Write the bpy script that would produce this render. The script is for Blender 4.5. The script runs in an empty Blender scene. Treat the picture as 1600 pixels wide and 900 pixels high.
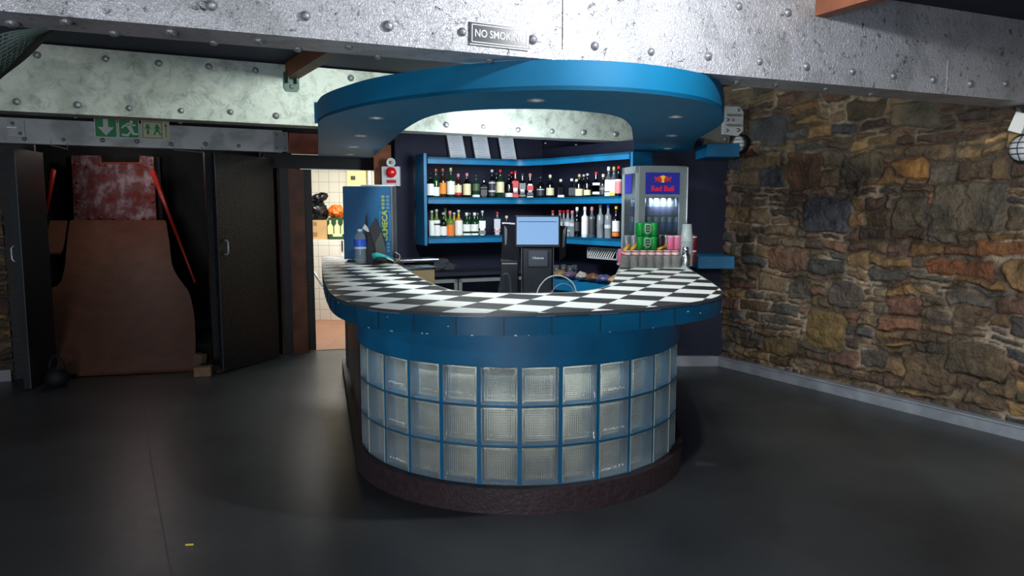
import bpy, bmesh, math, random
import numpy as np
from mathutils import Vector, Matrix
PI = math.pi
sc = bpy.context.scene
C = sc.collection

# ------------------------------------------------------------------ camera
F = 1155.0; PIT = math.atan(125 / F); H = 1.57
cam_d = bpy.data.cameras.new('camera'); cam = bpy.data.objects.new('camera', cam_d); C.objects.link(cam)
cam_d.sensor_width = 36; cam_d.lens = 36 * F / 1600; cam_d.clip_start = 0.05; cam_d.clip_end = 60
cam.location = (0, 0, H); cam.rotation_euler = (PI / 2 - PIT, 0, 0)
sc.camera = cam
# ------------------------------------------------------------------ view, world, lights
sc.view_settings.view_transform = 'Standard'; sc.view_settings.look = 'None'
sc.view_settings.gamma = 1; sc.view_settings.use_curve_mapping = False
sc.view_settings.exposure = 0.35
w = bpy.data.worlds.new('world'); sc.world = w; w.use_nodes = True
w.node_tree.nodes['Background'].inputs[0].default_value = (0.60, 0.72, 1.0, 1)
w.node_tree.nodes['Background'].inputs[1].default_value = 0.20
sc.cycles.max_bounces = 8; sc.cycles.transparent_max_bounces = 24; sc.cycles.transmission_bounces = 8
sc.cycles.sample_clamp_indirect = 4.0; sc.cycles.caustics_refractive = False; sc.cycles.caustics_reflective = False
try:
    sc.cycles.use_denoising = True
except Exception:
    pass


def lamp(name, kind, loc, power, color=(1, 1, 1), size=0.3, target=None, size_y=None, spot=None, blend=0.5):
    d = bpy.data.lights.new(name, kind); d.energy = power; d.color = color
    if kind == 'AREA':
        d.size = size
        if size_y: d.shape = 'RECTANGLE'; d.size_y = size_y
    else:
        d.shadow_soft_size = size
    if kind == 'SPOT': d.spot_size = math.radians(spot or 90); d.spot_blend = blend
    o = bpy.data.objects.new(name, d); C.objects.link(o); o.location = loc
    if target is not None:
        o.rotation_euler = (Vector(target) - Vector(loc)).to_track_quat('-Z', 'Y').to_euler()
    return o


lamp('floodlight_hall', 'POINT', (0.95, 2.74, 2.685), 74, (0.98, 0.99, 1.0), 0.04)
lamp('strip_light_bar', 'POINT', (-0.45, 4.75, 2.66), 100, (0.93, 1.0, 0.95), 0.10)
lamp('hall_fill_light', 'AREA', (-0.9, -2.4, 1.0), 98, (0.95, 0.97, 1.0), 1.3, (0.0, 5, 1.4))
lamp('stone_wall_fill_spot', 'SPOT', (1.9, 0.9, 2.1), 270, (1.0, 0.96, 0.9), 0.25, (3.0, 5.6, 0.62), spot=50, blend=1.0)  # unseen spot, added to brighten the stone wall while sparing the beam
lamp('hall_floor_fill', 'POINT', (-2.3, -0.6, 2.6), 42, (0.97, 0.98, 1.0), 0.10)  # no known fixture, added high behind the camera to brighten the floor
lamp('kitchen_light', 'AREA', (-2.1, 9.3, 2.5), 62, (1.0, 0.98, 0.95), 0.8, (-2.1, 9.6, 0))
lamp('ramp_red_light', 'POINT', (-4.35, 8.55, 1.80), 0.5, (1.0, 0.10, 0.07), 0.04)
lamp('ramp_sheet_fill', 'POINT', (-4.25, 8.3, 2.40), 8, (1.0, 0.86, 0.80), 0.10)  # unseen fill, added so the red sheet gets some whiter light
lamp('back_bar_fill', 'AREA', (0.1, 6.3, 2.05), 26, (0.88, 0.95, 1.0), 0.5, (0.2, 8.2, 1.7))  # added fill without a fixture, lifts the back wall and menu sheets

random.seed(7)
rng = np.random.RandomState(11)


# ------------------------------------------------------------------ measuring helpers
cp, sp = math.cos(PIT), math.sin(PIT)
def ray(u, v):
    a = (u - 800) / F; b = (450 - v) / F
    return (a, cp + b * sp, -sp + b * cp)
def atz(u, v, z):
    r = ray(u, v); t = (z - H) / r[2]; return Vector((r[0] * t, r[1] * t, z))
def aty(u, v, y):
    r = ray(u, v); t = y / r[1]; return Vector((r[0] * t, y, H + r[2] * t))
def atpl(u, v, p, n):
    r = ray(u, v); t = (p[0] * n[0] + p[1] * n[1]) / (r[0] * n[0] + r[1] * n[1])
    return Vector((r[0] * t, r[1] * t, H + r[2] * t))


# ------------------------------------------------------------------ materials
def lin(c):
    def f(x):
        x = x / 255.0
        return x / 12.92 if x <= 0.04045 else ((x + 0.055) / 1.055) ** 2.4
    return (f(c[0]), f(c[1]), f(c[2]), 1)
MATS = {}
def mat(name, col, rough=0.5, metal=0.0, var=0.0, scale=8, bump=0.0, bscale=60, spec=0.5, coat=0.0, emit=None, estr=0, col2=None, trans=0, ior=1.45, detail=6, alpha=1):
    if name in MATS: return MATS[name]
    m = bpy.data.materials.new(name); m.use_nodes = True
    nt = m.node_tree; N = nt.nodes; L = nt.links
    b = N['Principled BSDF']
    b.inputs['Roughness'].default_value = rough; b.inputs['Metallic'].default_value = metal
    b.inputs['Specular IOR Level'].default_value = spec
    b.inputs['Coat Weight'].default_value = coat
    b.inputs['Transmission Weight'].default_value = trans; b.inputs['IOR'].default_value = ior
    b.inputs['Alpha'].default_value = alpha
    tc = N.new('ShaderNodeTexCoord')
    nz = N.new('ShaderNodeTexNoise'); nz.inputs['Scale'].default_value = scale; nz.inputs['Detail'].default_value = detail
    L.new(tc.outputs['Object'], nz.inputs['Vector'])
    mx = N.new('ShaderNodeMix'); mx.data_type = 'RGBA'
    c1 = lin(col)
    c2 = lin(col2) if col2 else tuple(max(0, x * (1 - var)) for x in c1[:3]) + (1,)
    mx.inputs[6].default_value = c1; mx.inputs[7].default_value = c2
    rp = N.new('ShaderNodeValToRGB'); rp.color_ramp.elements[0].position = 0.35; rp.color_ramp.elements[1].position = 0.65
    L.new(nz.outputs[0], rp.inputs[0]); L.new(rp.outputs[0], mx.inputs[0])
    L.new(mx.outputs[2], b.inputs['Base Color'])
    if bump:
        n2 = N.new('ShaderNodeTexNoise'); n2.inputs['Scale'].default_value = bscale; n2.inputs['Detail'].default_value = 4
        L.new(tc.outputs['Object'], n2.inputs['Vector'])
        bp = N.new('ShaderNodeBump'); bp.inputs['Strength'].default_value = bump; bp.inputs['Distance'].default_value = 0.01
        L.new(n2.outputs[0], bp.inputs['Height']); L.new(bp.outputs[0], b.inputs['Normal'])
    if emit:
        b.inputs['Emission Color'].default_value = lin(emit); b.inputs['Emission Strength'].default_value = estr
    MATS[name] = m
    return m

BLUE = mat('blue_paint', (5, 110, 158), 0.5, var=0.25, scale=5, bump=0.05, bscale=40)
BLUEC = mat('canopy_blue_paint', (6, 112, 156), 0.6, spec=.35, var=0.15, scale=3, bump=0.03, bscale=30)
NAVY = mat('navy_wall_paint', (19, 25, 50), 0.75, var=0.35, scale=3, bump=0.3, bscale=50)
BLACK = mat('black_wall_paint', (14, 17, 22), 0.55, var=0.4, scale=4, bump=0.5, bscale=70)
BLACKGL = mat('black_gloss', (10, 11, 14), 0.25)
BLACKPL = mat('black_plastic', (18, 19, 26), 0.38)
BLACKRUB = mat('black_rubber', (14, 15, 17), 0.7)
DARKCEIL = mat('dark_ceiling', (30, 35, 60), 0.7, var=0.4, scale=2)
WHITEP = mat('white_plastic', (225, 228, 225), 0.4)
GREYMET = mat('brushed_grey_metal', (165, 170, 172), 0.35, 0.6)
CHROME = mat('steel', (200, 203, 205), 0.22, 1.0)
GREYTRIM = mat('grey_trim_paint', (150, 158, 165), 0.5, var=0.2, scale=6)
SKIRT = mat('grey_skirting_paint', (140, 148, 158), 0.45, var=0.35, scale=5, bump=0.2)
WOODB = mat('orange_brown_timber', (140, 84, 50), 0.6, var=0.35, scale=6, bump=0.2)
WOODP = mat('dark_brown_timber', (92, 50, 30), 0.6, var=0.6, scale=5, bump=0.3)
RUST = mat('rust_red_beam_paint', (150, 82, 66), 0.5, var=0.35, scale=6)
TILEW = None
CARD = mat('cardboard', (190, 155, 105), 0.8, var=0.1)
CREAM = mat('cream_plastic', (228, 215, 150), 0.5)
PAPER = mat('paper', (205, 212, 222), 0.8, var=0.05)
PLINTH = mat('plum_brown_plinth_tile', (62, 48, 52), 0.55, var=0.35, scale=30, bump=0.5, bscale=60)
GREENPAINT = mat('green_bracket_paint', (40, 92, 78), 0.45, var=0.3, scale=10)


def steel_mat(name, base, rough, flake, dark, metal=0.75, lo=0.30, hi=0.42, scale=16, blot=0.62, fine=170):
    """old riveted steel under flaking aluminium paint"""
    if name in MATS: return MATS[name]
    m = bpy.data.materials.new(name); m.use_nodes = True
    nt = m.node_tree; N = nt.nodes; L = nt.links; b = N['Principled BSDF']
    tc = N.new('ShaderNodeTexCoord')
    n1 = N.new('ShaderNodeTexNoise'); n1.inputs['Scale'].default_value = scale; n1.inputs['Detail'].default_value = 12; n1.inputs['Roughness'].default_value = 0.8; n1.inputs['Distortion'].default_value = 0.6
    n2 = N.new('ShaderNodeTexNoise'); n2.inputs['Scale'].default_value = 3.2; n2.inputs['Detail'].default_value = 6; n2.inputs['Distortion'].default_value = 0.8
    n3 = N.new('ShaderNodeTexNoise'); n3.inputs['Scale'].default_value = fine; n3.inputs['Detail'].default_value = 3
    n4 = N.new('ShaderNodeTexNoise'); n4.inputs['Scale'].default_value = 60; n4.inputs['Detail'].default_value = 5; n4.inputs['Distortion'].default_value = 1.2
    for n in (n1, n2, n3, n4): L.new(tc.outputs['Object'], n.inputs['Vector'])
    r1 = N.new('ShaderNodeValToRGB'); r1.color_ramp.elements[0].position = lo; r1.color_ramp.elements[0].color = lin(dark)
    r1.color_ramp.elements[1].position = hi; r1.color_ramp.elements[1].color = lin(base)
    L.new(n1.outputs[0], r1.inputs[0])
    r2 = N.new('ShaderNodeValToRGB'); r2.color_ramp.elements[0].position = 0.34; r2.color_ramp.elements[0].color = (blot, blot * 1.03, blot, 1)
    r2.color_ramp.elements[1].position = 0.52; r2.color_ramp.elements[1].color = (1, 1, 1, 1)
    L.new(n2.outputs[0], r2.inputs[0])
    mx = N.new('ShaderNodeMix'); mx.data_type = 'RGBA'; mx.blend_type = 'MULTIPLY'; mx.inputs[0].default_value = 1
    L.new(r1.outputs[0], mx.inputs[6]); L.new(r2.outputs[0], mx.inputs[7]); L.new(mx.outputs[2], b.inputs['Base Color'])
    b.inputs['Metallic'].default_value = metal; b.inputs['Roughness'].default_value = rough
    r4 = N.new('ShaderNodeValToRGB'); r4.color_ramp.elements[0].position = 0.45; r4.color_ramp.elements[1].position = 0.58
    L.new(n4.outputs[0], r4.inputs[0])
    ad = N.new('ShaderNodeMath'); ad.operation = 'MULTIPLY_ADD'; ad.inputs[1].default_value = 0.5
    L.new(r4.outputs[0], ad.inputs[0]); L.new(n3.outputs[0], ad.inputs[2])
    bp = N.new('ShaderNodeBump'); bp.inputs['Strength'].default_value = flake; bp.inputs['Distance'].default_value = 0.004
    L.new(ad.outputs[0], bp.inputs['Height']); L.new(bp.outputs[0], b.inputs['Normal'])
    MATS[name] = m; return m
STEEL1 = steel_mat('flaking_silver_steel', (205, 207, 214), 0.42, 0.8, (60, 60, 68), 0.5, 0.36, 0.45, 22, 0.75)
STEEL2 = steel_mat('smooth_silver_steel', (186, 195, 184), 0.5, 0.22, (112, 122, 112), 0.25, 0.30, 0.52, 9, 0.66)
STEEL3 = steel_mat('dull_grey_steel', (196, 202, 206), 0.5, 0.25, (140, 144, 146), 0.05, 0.25, 0.4)
RIVET = steel_mat('rivet_steel', (176, 178, 184), 0.38, 0.5, (50, 50, 54), 0.6, 0.36, 0.5, 30)


def floor_mat():
    m = bpy.data.materials.new('black_painted_floor'); m.use_nodes = True
    nt = m.node_tree; N = nt.nodes; L = nt.links; b = N['Principled BSDF']
    tc = N.new('ShaderNodeTexCoord')
    n1 = N.new('ShaderNodeTexNoise'); n1.inputs['Scale'].default_value = 1.1; n1.inputs['Detail'].default_value = 8
    n2 = N.new('ShaderNodeTexNoise'); n2.inputs['Scale'].default_value = 9; n2.inputs['Detail'].default_value = 10; n2.inputs['Roughness'].default_value = 0.75
    n3 = N.new('ShaderNodeTexNoise'); n3.inputs['Scale'].default_value = 90
    for n in (n1, n2, n3): L.new(tc.outputs['Object'], n.inputs['Vector'])
    r = N.new('ShaderNodeValToRGB'); r.color_ramp.elements[0].position = 0.35; r.color_ramp.elements[0].color = lin((50, 54, 57))
    r.color_ramp.elements[1].position = 0.7; r.color_ramp.elements[1].color = lin((70, 74, 76))
    L.new(n1.outputs[0], r.inputs[0])
    r2 = N.new('ShaderNodeValToRGB'); r2.color_ramp.elements[0].position = 0.66; r2.color_ramp.elements[0].color = (0, 0, 0, 1)
    r2.color_ramp.elements[1].position = 0.80; r2.color_ramp.elements[1].color = (0.5, 0.5, 0.5, 1)
    L.new(n2.outputs[0], r2.inputs[0])
    mx = N.new('ShaderNodeMix'); mx.data_type = 'RGBA'; mx.inputs[7].default_value = lin((118, 120, 116))
    L.new(r2.outputs[0], mx.inputs[0]); L.new(r.outputs[0], mx.inputs[6]); L.new(mx.outputs[2], b.inputs['Base Color'])
    rr = N.new('ShaderNodeMapRange'); rr.inputs[3].default_value = 0.27; rr.inputs[4].default_value = 0.45
    L.new(n2.outputs[0], rr.inputs[0]); L.new(rr.outputs[0], b.inputs['Roughness'])
    bp = N.new('ShaderNodeBump'); bp.inputs['Strength'].default_value = 0.12; bp.inputs['Distance'].default_value = 0.004
    L.new(n3.outputs[0], bp.inputs['Height']); L.new(bp.outputs[0], b.inputs['Normal'])
    b.inputs['Specular IOR Level'].default_value = 0.5
    return m
FLOORM = floor_mat()


def tile_mat(name, c1, grout, sx, sz, rough=0.3, axes='xz', off=0.0, c2=None):
    m = bpy.data.materials.new(name); m.use_nodes = True
    nt = m.node_tree; N = nt.nodes; L = nt.links; b = N['Principled BSDF']
    tc = N.new('ShaderNodeTexCoord'); se = N.new('ShaderNodeSeparateXYZ'); L.new(tc.outputs['Object'], se.inputs[0])
    co = N.new('ShaderNodeCombineXYZ')
    L.new(se.outputs[{'x': 0, 'y': 1, 'z': 2}[axes[0]]], co.inputs[0]); L.new(se.outputs[{'x': 0, 'y': 1, 'z': 2}[axes[1]]], co.inputs[1])
    br = N.new('ShaderNodeTexBrick'); br.offset = off; br.inputs['Scale'].default_value = 1
    br.inputs['Brick Width'].default_value = sx; br.inputs['Row Height'].default_value = sz
    br.inputs['Mortar Size'].default_value = 0.003; br.inputs['Color1'].default_value = lin(c1); br.inputs['Color2'].default_value = lin(c2 or c1)
    br.inputs['Mortar'].default_value = lin(grout)
    L.new(co.outputs[0], br.inputs[0]); L.new(br.outputs[0], b.inputs['Base Color'])
    bp = N.new('ShaderNodeBump'); bp.invert = True; bp.inputs['Strength'].default_value = 0.5; bp.inputs['Distance'].default_value = 0.003
    L.new(br.outputs['Fac'], bp.inputs['Height']); L.new(bp.outputs[0], b.inputs['Normal'])
    b.inputs['Roughness'].default_value = rough
    return m
TILEW = tile_mat('cream_wall_tiles', (226, 223, 208), (170, 164, 150), 0.15, 0.15, 0.25)
TILET = tile_mat('terracotta_floor_tiles', (150, 104, 78), (105, 80, 66), 0.3, 0.3, 0.35, 'xy', c2=(160, 112, 84))
TILEP = tile_mat('dark_side_tiles', (70, 58, 54), (35, 30, 32), 0.15, 0.2, 0.4, 'yz', c2=(90, 80, 72))


def checker_mat():
    m = bpy.data.materials.new('checker_vinyl_tiles'); m.use_nodes = True
    nt = m.node_tree; N = nt.nodes; L = nt.links; b = N['Principled BSDF']
    tc = N.new('ShaderNodeTexCoord'); mp = N.new('ShaderNodeMapping'); mp.inputs['Rotation'].default_value = (0, 0, math.radians(23))
    L.new(tc.outputs['Object'], mp.inputs[0])
    ck = N.new('ShaderNodeTexChecker'); ck.inputs['Scale'].default_value = 1 / 0.205
    ck.inputs['Color1'].default_value = lin((232, 236, 232)); ck.inputs['Color2'].default_value = lin((34, 36, 38))
    L.new(mp.outputs[0], ck.inputs[0]); L.new(ck.outputs[0], b.inputs['Base Color'])
    b.inputs['Roughness'].default_value = 0.42
    n = N.new('ShaderNodeTexNoise'); n.inputs['Scale'].default_value = 12
    bp = N.new('ShaderNodeBump'); bp.inputs['Strength'].default_value = 0.08; bp.inputs['Distance'].default_value = 0.01
    L.new(n.outputs[0], bp.inputs['Height']); L.new(bp.outputs[0], b.inputs['Normal'])
    return m
CHECK = checker_mat()


def edge_tile_mat():
    """blue painted edge tiles of the counter, faint vertical joints"""
    m = bpy.data.materials.new('blue_painted_edge_tiles'); m.use_nodes = True
    nt = m.node_tree; N = nt.nodes; L = nt.links; b = N['Principled BSDF']
    tc = N.new('ShaderNodeTexCoord')
    nz = N.new('ShaderNodeTexNoise'); nz.inputs['Scale'].default_value = 6; nz.inputs['Detail'].default_value = 7
    L.new(tc.outputs['Object'], nz.inputs['Vector'])
    r = N.new('ShaderNodeValToRGB'); r.color_ramp.elements[0].position = 0.3; r.color_ramp.elements[0].color = lin((4, 94, 140))
    r.color_ramp.elements[1].position = 0.7; r.color_ramp.elements[1].color = lin((16, 124, 170))
    L.new(nz.outputs[0], r.inputs[0]); L.new(r.outputs[0], b.inputs['Base Color'])
    b.inputs['Roughness'].default_value = 0.35
    return m
EDGET = edge_tile_mat()


def glass_block_mat():
    m = bpy.data.materials.new('ribbed_block_glass'); m.use_nodes = True
    nt = m.node_tree; N = nt.nodes; L = nt.links; b = N['Principled BSDF']; out = N['Material Output']
    b.inputs['Base Color'].default_value = (0.93, 0.98, 0.95, 1); b.inputs['Roughness'].default_value = 0.04
    b.inputs['Transmission Weight'].default_value = 0.93; b.inputs['IOR'].default_value = 1.5
    tr = N.new('ShaderNodeBsdfTransparent'); tr.inputs[0].default_value = (0.90, 0.96, 0.92, 1)
    mx = N.new('ShaderNodeMixShader'); mx.inputs[0].default_value = 0.72
    df = N.new('ShaderNodeBsdfDiffuse'); df.inputs[0].default_value = (0.80, 0.86, 0.84, 1)
    m2 = N.new('ShaderNodeMixShader'); m2.inputs[0].default_value = 0.13
    L.new(tr.outputs[0], mx.inputs[1]); L.new(b.outputs[0], mx.inputs[2]); L.new(mx.outputs[0], m2.inputs[1]); L.new(df.outputs[0], m2.inputs[2]); L.new(m2.outputs[0], out.inputs[0])
    return m
BLOCKM = glass_block_mat()


def clear_mat(name, tint, fac=0.35, rough=0.05):
    if name in MATS: return MATS[name]
    m = bpy.data.materials.new(name); m.use_nodes = True
    nt = m.node_tree; N = nt.nodes; L = nt.links; b = N['Principled BSDF']; out = N['Material Output']
    b.inputs['Base Color'].default_value = lin(tint); b.inputs['Roughness'].default_value = rough
    b.inputs['Specular IOR Level'].default_value = 0.8
    tr = N.new('ShaderNodeBsdfTransparent'); tr.inputs[0].default_value = tuple(0.5 + 0.5 * x for x in lin(tint)[:3]) + (1,)
    mx = N.new('ShaderNodeMixShader'); mx.inputs[0].default_value = fac
    L.new(tr.outputs[0], mx.inputs[1]); L.new(b.outputs[0], mx.inputs[2]); L.new(mx.outputs[0], out.inputs[0])
    MATS[name] = m; return m


# ------------------------------------------------------------------ mesh helpers
def new_obj(name, bm, m, parent=None, smooth=False):
    me = bpy.data.meshes.new(name); bm.normal_update(); bm.to_mesh(me); bm.free()
    ms = m if isinstance(m, (list, tuple)) else [m]
    for x in ms: me.materials.append(x)
    if smooth:
        for p in me.polygons: p.use_smooth = True
    o = bpy.data.objects.new(name, me); C.objects.link(o)
    if parent: o.parent = parent
    return o
def obj(name, bm, m, parent=None, smooth=False, world=True):
    """world=True: verts given in world space though the part is a child of an Empty at its base"""
    if parent is not None and world:
        mw = world_m(parent).inverted()
        bm.transform(mw)
    return new_obj(name, bm, m, parent, smooth)
def world_m(o):
    mm = o.matrix_basis.copy(); p = o.parent
    while p: mm = p.matrix_basis @ mm; p = p.parent
    return mm
def tag(o, label, cat, group=None):
    o['label'] = label; o['category'] = cat
    if group: o['group'] = group
    return o
def thing(name, label, cat, loc=(0, 0, 0), rz=0, group=None):
    o = bpy.data.objects.new(name, None); o.empty_display_size = 0.1; C.objects.link(o)
    o.location = loc; o.rotation_euler = (0, 0, rz)
    return tag(o, label, cat, group)
def struct(o):
    o['kind'] = 'structure'; return o
def B(): return bmesh.new()
def box(bm, c, s, rz=0, rx=0, ry=0, bev=0):
    r = bmesh.ops.create_cube(bm, size=1)
    vs = r['verts']
    mtx = Matrix.Translation(Vector(c)) @ Matrix.Rotation(rz, 4, 'Z') @ Matrix.Rotation(ry, 4, 'Y') @ Matrix.Rotation(rx, 4, 'X') @ Matrix.Diagonal((s[0], s[1], s[2], 1))
    bmesh.ops.transform(bm, matrix=mtx, verts=vs)
    if bev:
        es = list({e for v in vs for e in v.link_edges})
        bmesh.ops.bevel(bm, geom=es, offset=bev, segments=2, affect='EDGES', profile=0.5)
    return bm
def lathe(bm, prof, c=(0, 0, 0), n=20, M=None, cap=True):
    rings = []
    for r, z in prof:
        rings.append([bm.verts.new((r * math.cos(2 * PI * k / n), r * math.sin(2 * PI * k / n), z)) for k in range(n)])
    for a, b2 in zip(rings, rings[1:]):
        for k in range(n):
            bm.faces.new((a[k], a[(k + 1) % n], b2[(k + 1) % n], b2[k]))
    if cap:
        if prof[0][0] > 1e-6: bm.faces.new(rings[0][::-1])
        if prof[-1][0] > 1e-6: bm.faces.new(rings[-1])
    vs = [v for r in rings for v in r]
    bmesh.ops.transform(bm, matrix=Matrix.Translation(Vector(c)) @ (M or Matrix()), verts=vs)
    return bm
def tube(bm, pts, r, n=8, caps=True):
    pts = [Vector(p) for p in pts]; rings = []
    rr = r if isinstance(r, (list, tuple)) else [r] * len(pts)
    prev = None
    for i, p in enumerate(pts):
        t = (pts[min(i + 1, len(pts) - 1)] - pts[max(i - 1, 0)])
        if t.length < 1e-9: t = Vector((0, 0, 1))
        t.normalize()
        if prev is None:
            a = t.cross(Vector((0, 0, 1)))
            if a.length < 0.05: a = t.cross(Vector((1, 0, 0)))
        else:
            a = prev - t * prev.dot(t)
            if a.length < 1e-6: a = t.cross(Vector((0, 0, 1)))
        a.normalize(); prev = a; b2 = t.cross(a)
        rings.append([bm.verts.new(p + (a * math.cos(2 * PI * k / n) + b2 * math.sin(2 * PI * k / n)) * rr[i]) for k in range(n)])
    for a, b2 in zip(rings, rings[1:]):
        for k in range(n): bm.faces.new((a[k], a[(k + 1) % n], b2[(k + 1) % n], b2[k]))
    if caps:
        bm.faces.new(rings[0][::-1]); bm.faces.new(rings[-1])
    return bm
def arc_pts(f, a, b, n): return [f(a + (b - a) * k / n) for k in range(n + 1)]
def prism(bm, pts, z0, z1, top_mat=0):
    """extrude a plan polygon between two heights (triangulated caps)"""
    lo = [bm.verts.new((p[0], p[1], z0)) for p in pts]; hi = [bm.verts.new((p[0], p[1], z1)) for p in pts]
    n = len(pts)
    for k in range(n): bm.faces.new((lo[k], lo[(k + 1) % n], hi[(k + 1) % n], hi[k]))
    f1 = bm.faces.new(lo[::-1]); f2 = bm.faces.new(hi)
    f2.material_index = top_mat
    bmesh.ops.recalc_face_normals(bm, faces=bm.faces[:])
    bmesh.ops.triangulate(bm, faces=[f1, f2], ngon_method='EAR_CLIP')
    return bm
def spline(pts, n=8):
    """Catmull-Rom through 2-D/3-D points"""
    P = [Vector(p) for p in pts]; out = []
    for i in range(len(P) - 1):
        p0 = P[max(i - 1, 0)]; p1 = P[i]; p2 = P[i + 1]; p3 = P[min(i + 2, len(P) - 1)]
        for k in range(n):
            t = k / n
            out.append(0.5 * ((2 * p1) + (p2 - p0) * t + (2 * p0 - 5 * p1 + 4 * p2 - p3) * t * t + (3 * p1 - p0 - 3 * p2 + p3) * t ** 3))
    out.append(P[-1]); return out
def wall_box(bm, p, q, z0, z1, th, side=1):
    """vertical slab from plan point p to q, thickness th to the left(+1)/right(-1) of p->q"""
    p = Vector((p[0], p[1])); q = Vector((q[0], q[1])); d = (q - p).normalized(); n = Vector((-d.y, d.x)) * side * th
    prism(bm, [p, q, q + n, p + n], z0, z1); return bm
def ribbon(bm, path, z0, z1, th, closed=False):
    """vertical strip following a plan path with thickness th (to the left)"""
    P = [Vector((p[0], p[1])) for p in path]; n = len(P); off = []
    for i in range(n):
        t = (P[min(i + 1, n - 1)] - P[max(i - 1, 0)]).normalized(); off.append(P[i] + Vector((-t.y, t.x)) * th)
    g = [[bm.verts.new((a.x, a.y, z0)), bm.verts.new((a.x, a.y, z1)), bm.verts.new((b.x, b.y, z1)), bm.verts.new((b.x, b.y, z0))] for a, b in zip(P, off)]
    for a, b in zip(g, g[1:]):
        for k in range(4): bm.faces.new((a[k], b[k], b[(k + 1) % 4], a[(k + 1) % 4]))
    bm.faces.new(g[0][::-1]); bm.faces.new(g[-1])
    bmesh.ops.recalc_face_normals(bm, faces=bm.faces[:]); return bm
def frame_M(origin, ux, uz=(0, 0, 1)):
    """matrix whose x runs along ux, z up, y = into the surface (away from viewer)"""
    x = Vector(ux).normalized(); z = Vector(uz).normalized(); y = z.cross(x).normalized(); z = x.cross(y)
    m = Matrix((x, y, z)).transposed().to_4x4(); m.translation = Vector(origin); return m
def poly_on(bm, M, pts, y0, y1):
    """flat polygon (x,z pairs in frame M) given a thickness between y0 and y1"""
    n = len(pts)
    a = [bm.verts.new(M @ Vector((p[0], y0, p[1]))) for p in pts]; b = [bm.verts.new(M @ Vector((p[0], y1, p[1]))) for p in pts]
    f1 = bm.faces.new(a); f2 = bm.faces.new(b[::-1])
    for k in range(n): bm.faces.new((a[k], b[k], b[(k + 1) % n], a[(k + 1) % n]))
    bmesh.ops.recalc_face_normals(bm, faces=bm.faces[:])
    bmesh.ops.triangulate(bm, faces=[f1, f2], ngon_method='EAR_CLIP'); return bm
def text_part(name, s, M, size, m, parent, ext=0.0008, sx=1.0, align='CENTER', bold=0.0):
    cu = bpy.data.curves.new('t', 'FONT'); cu.body = s; cu.size = size; cu.extrude = ext; cu.align_x = align; cu.align_y = 'CENTER'; cu.offset = bold; cu.resolution_u = 4
    o = bpy.data.objects.new('t', cu); C.objects.link(o)
    dg = bpy.context.evaluated_depsgraph_get(); me = bpy.data.meshes.new_from_object(o.evaluated_get(dg))
    bpy.data.objects.remove(o); bpy.data.curves.remove(cu)
    # text lies in x-y facing +z ; stand it up facing -y
    T = Matrix(((sx, 0, 0, 0), (0, 0, -1, 0), (0, 1, 0, 0), (0, 0, 0, 1)))
    me.transform(T); me.transform(world_m(parent).inverted() @ M)
    me.materials.clear(); me.materials.append(m); me.name = name
    r = bpy.data.objects.new(name, me); C.objects.link(r); r.parent = parent; return r
def dup(root, loc=None, rz=None, label=None):
    r = root.copy(); C.objects.link(r)
    if loc is not None: r.location = loc
    if rz is not None: r.rotation_euler = (0, 0, rz)
    if label: r['label'] = label
    for ch in list(root.children):
        c = ch.copy(); C.objects.link(c); c.parent = r
        for g in list(ch.children):
            d = g.copy(); C.objects.link(d); d.parent = c
    return r
ORD = ['', 'first', 'second', 'third', 'fourth', 'fifth', 'sixth', 'seventh', 'eighth', 'ninth', 'tenth', 'eleventh', 'twelfth', 'thirteenth', 'fourteenth', 'fifteenth', 'sixteenth', 'seventeenth', 'eighteenth', 'nineteenth', 'twentieth', 'twenty-first', 'twenty-second', 'twenty-third', 'twenty-fourth', 'twenty-fifth', 'twenty-sixth', 'twenty-seventh', 'twenty-eighth', 'twenty-ninth', 'thirtieth']

# ================================================================== STRUCTURE
ZC = 2.745
# plan lines (measured):  header y = 9.13+.534x, beams below
def hdr(x): return 9.13 + 0.534 * x
SW0 = Vector((2.08, 7.38)); SWD = Vector((0.504, -0.864)).normalized(); SWN = Vector((-SWD.y, SWD.x)) * -1   # into room = (-.864,-.504)

bm = B(); box(bm, (0, 3.5, -0.05), (16, 18, 0.1)); fl = struct(obj('floor', bm, FLOORM))
bm = B(); box(bm, (0, 4.5, ZC + 0.05), (16, 14, 0.1)); struct(obj('ceiling', bm, DARKCEIL))


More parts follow.
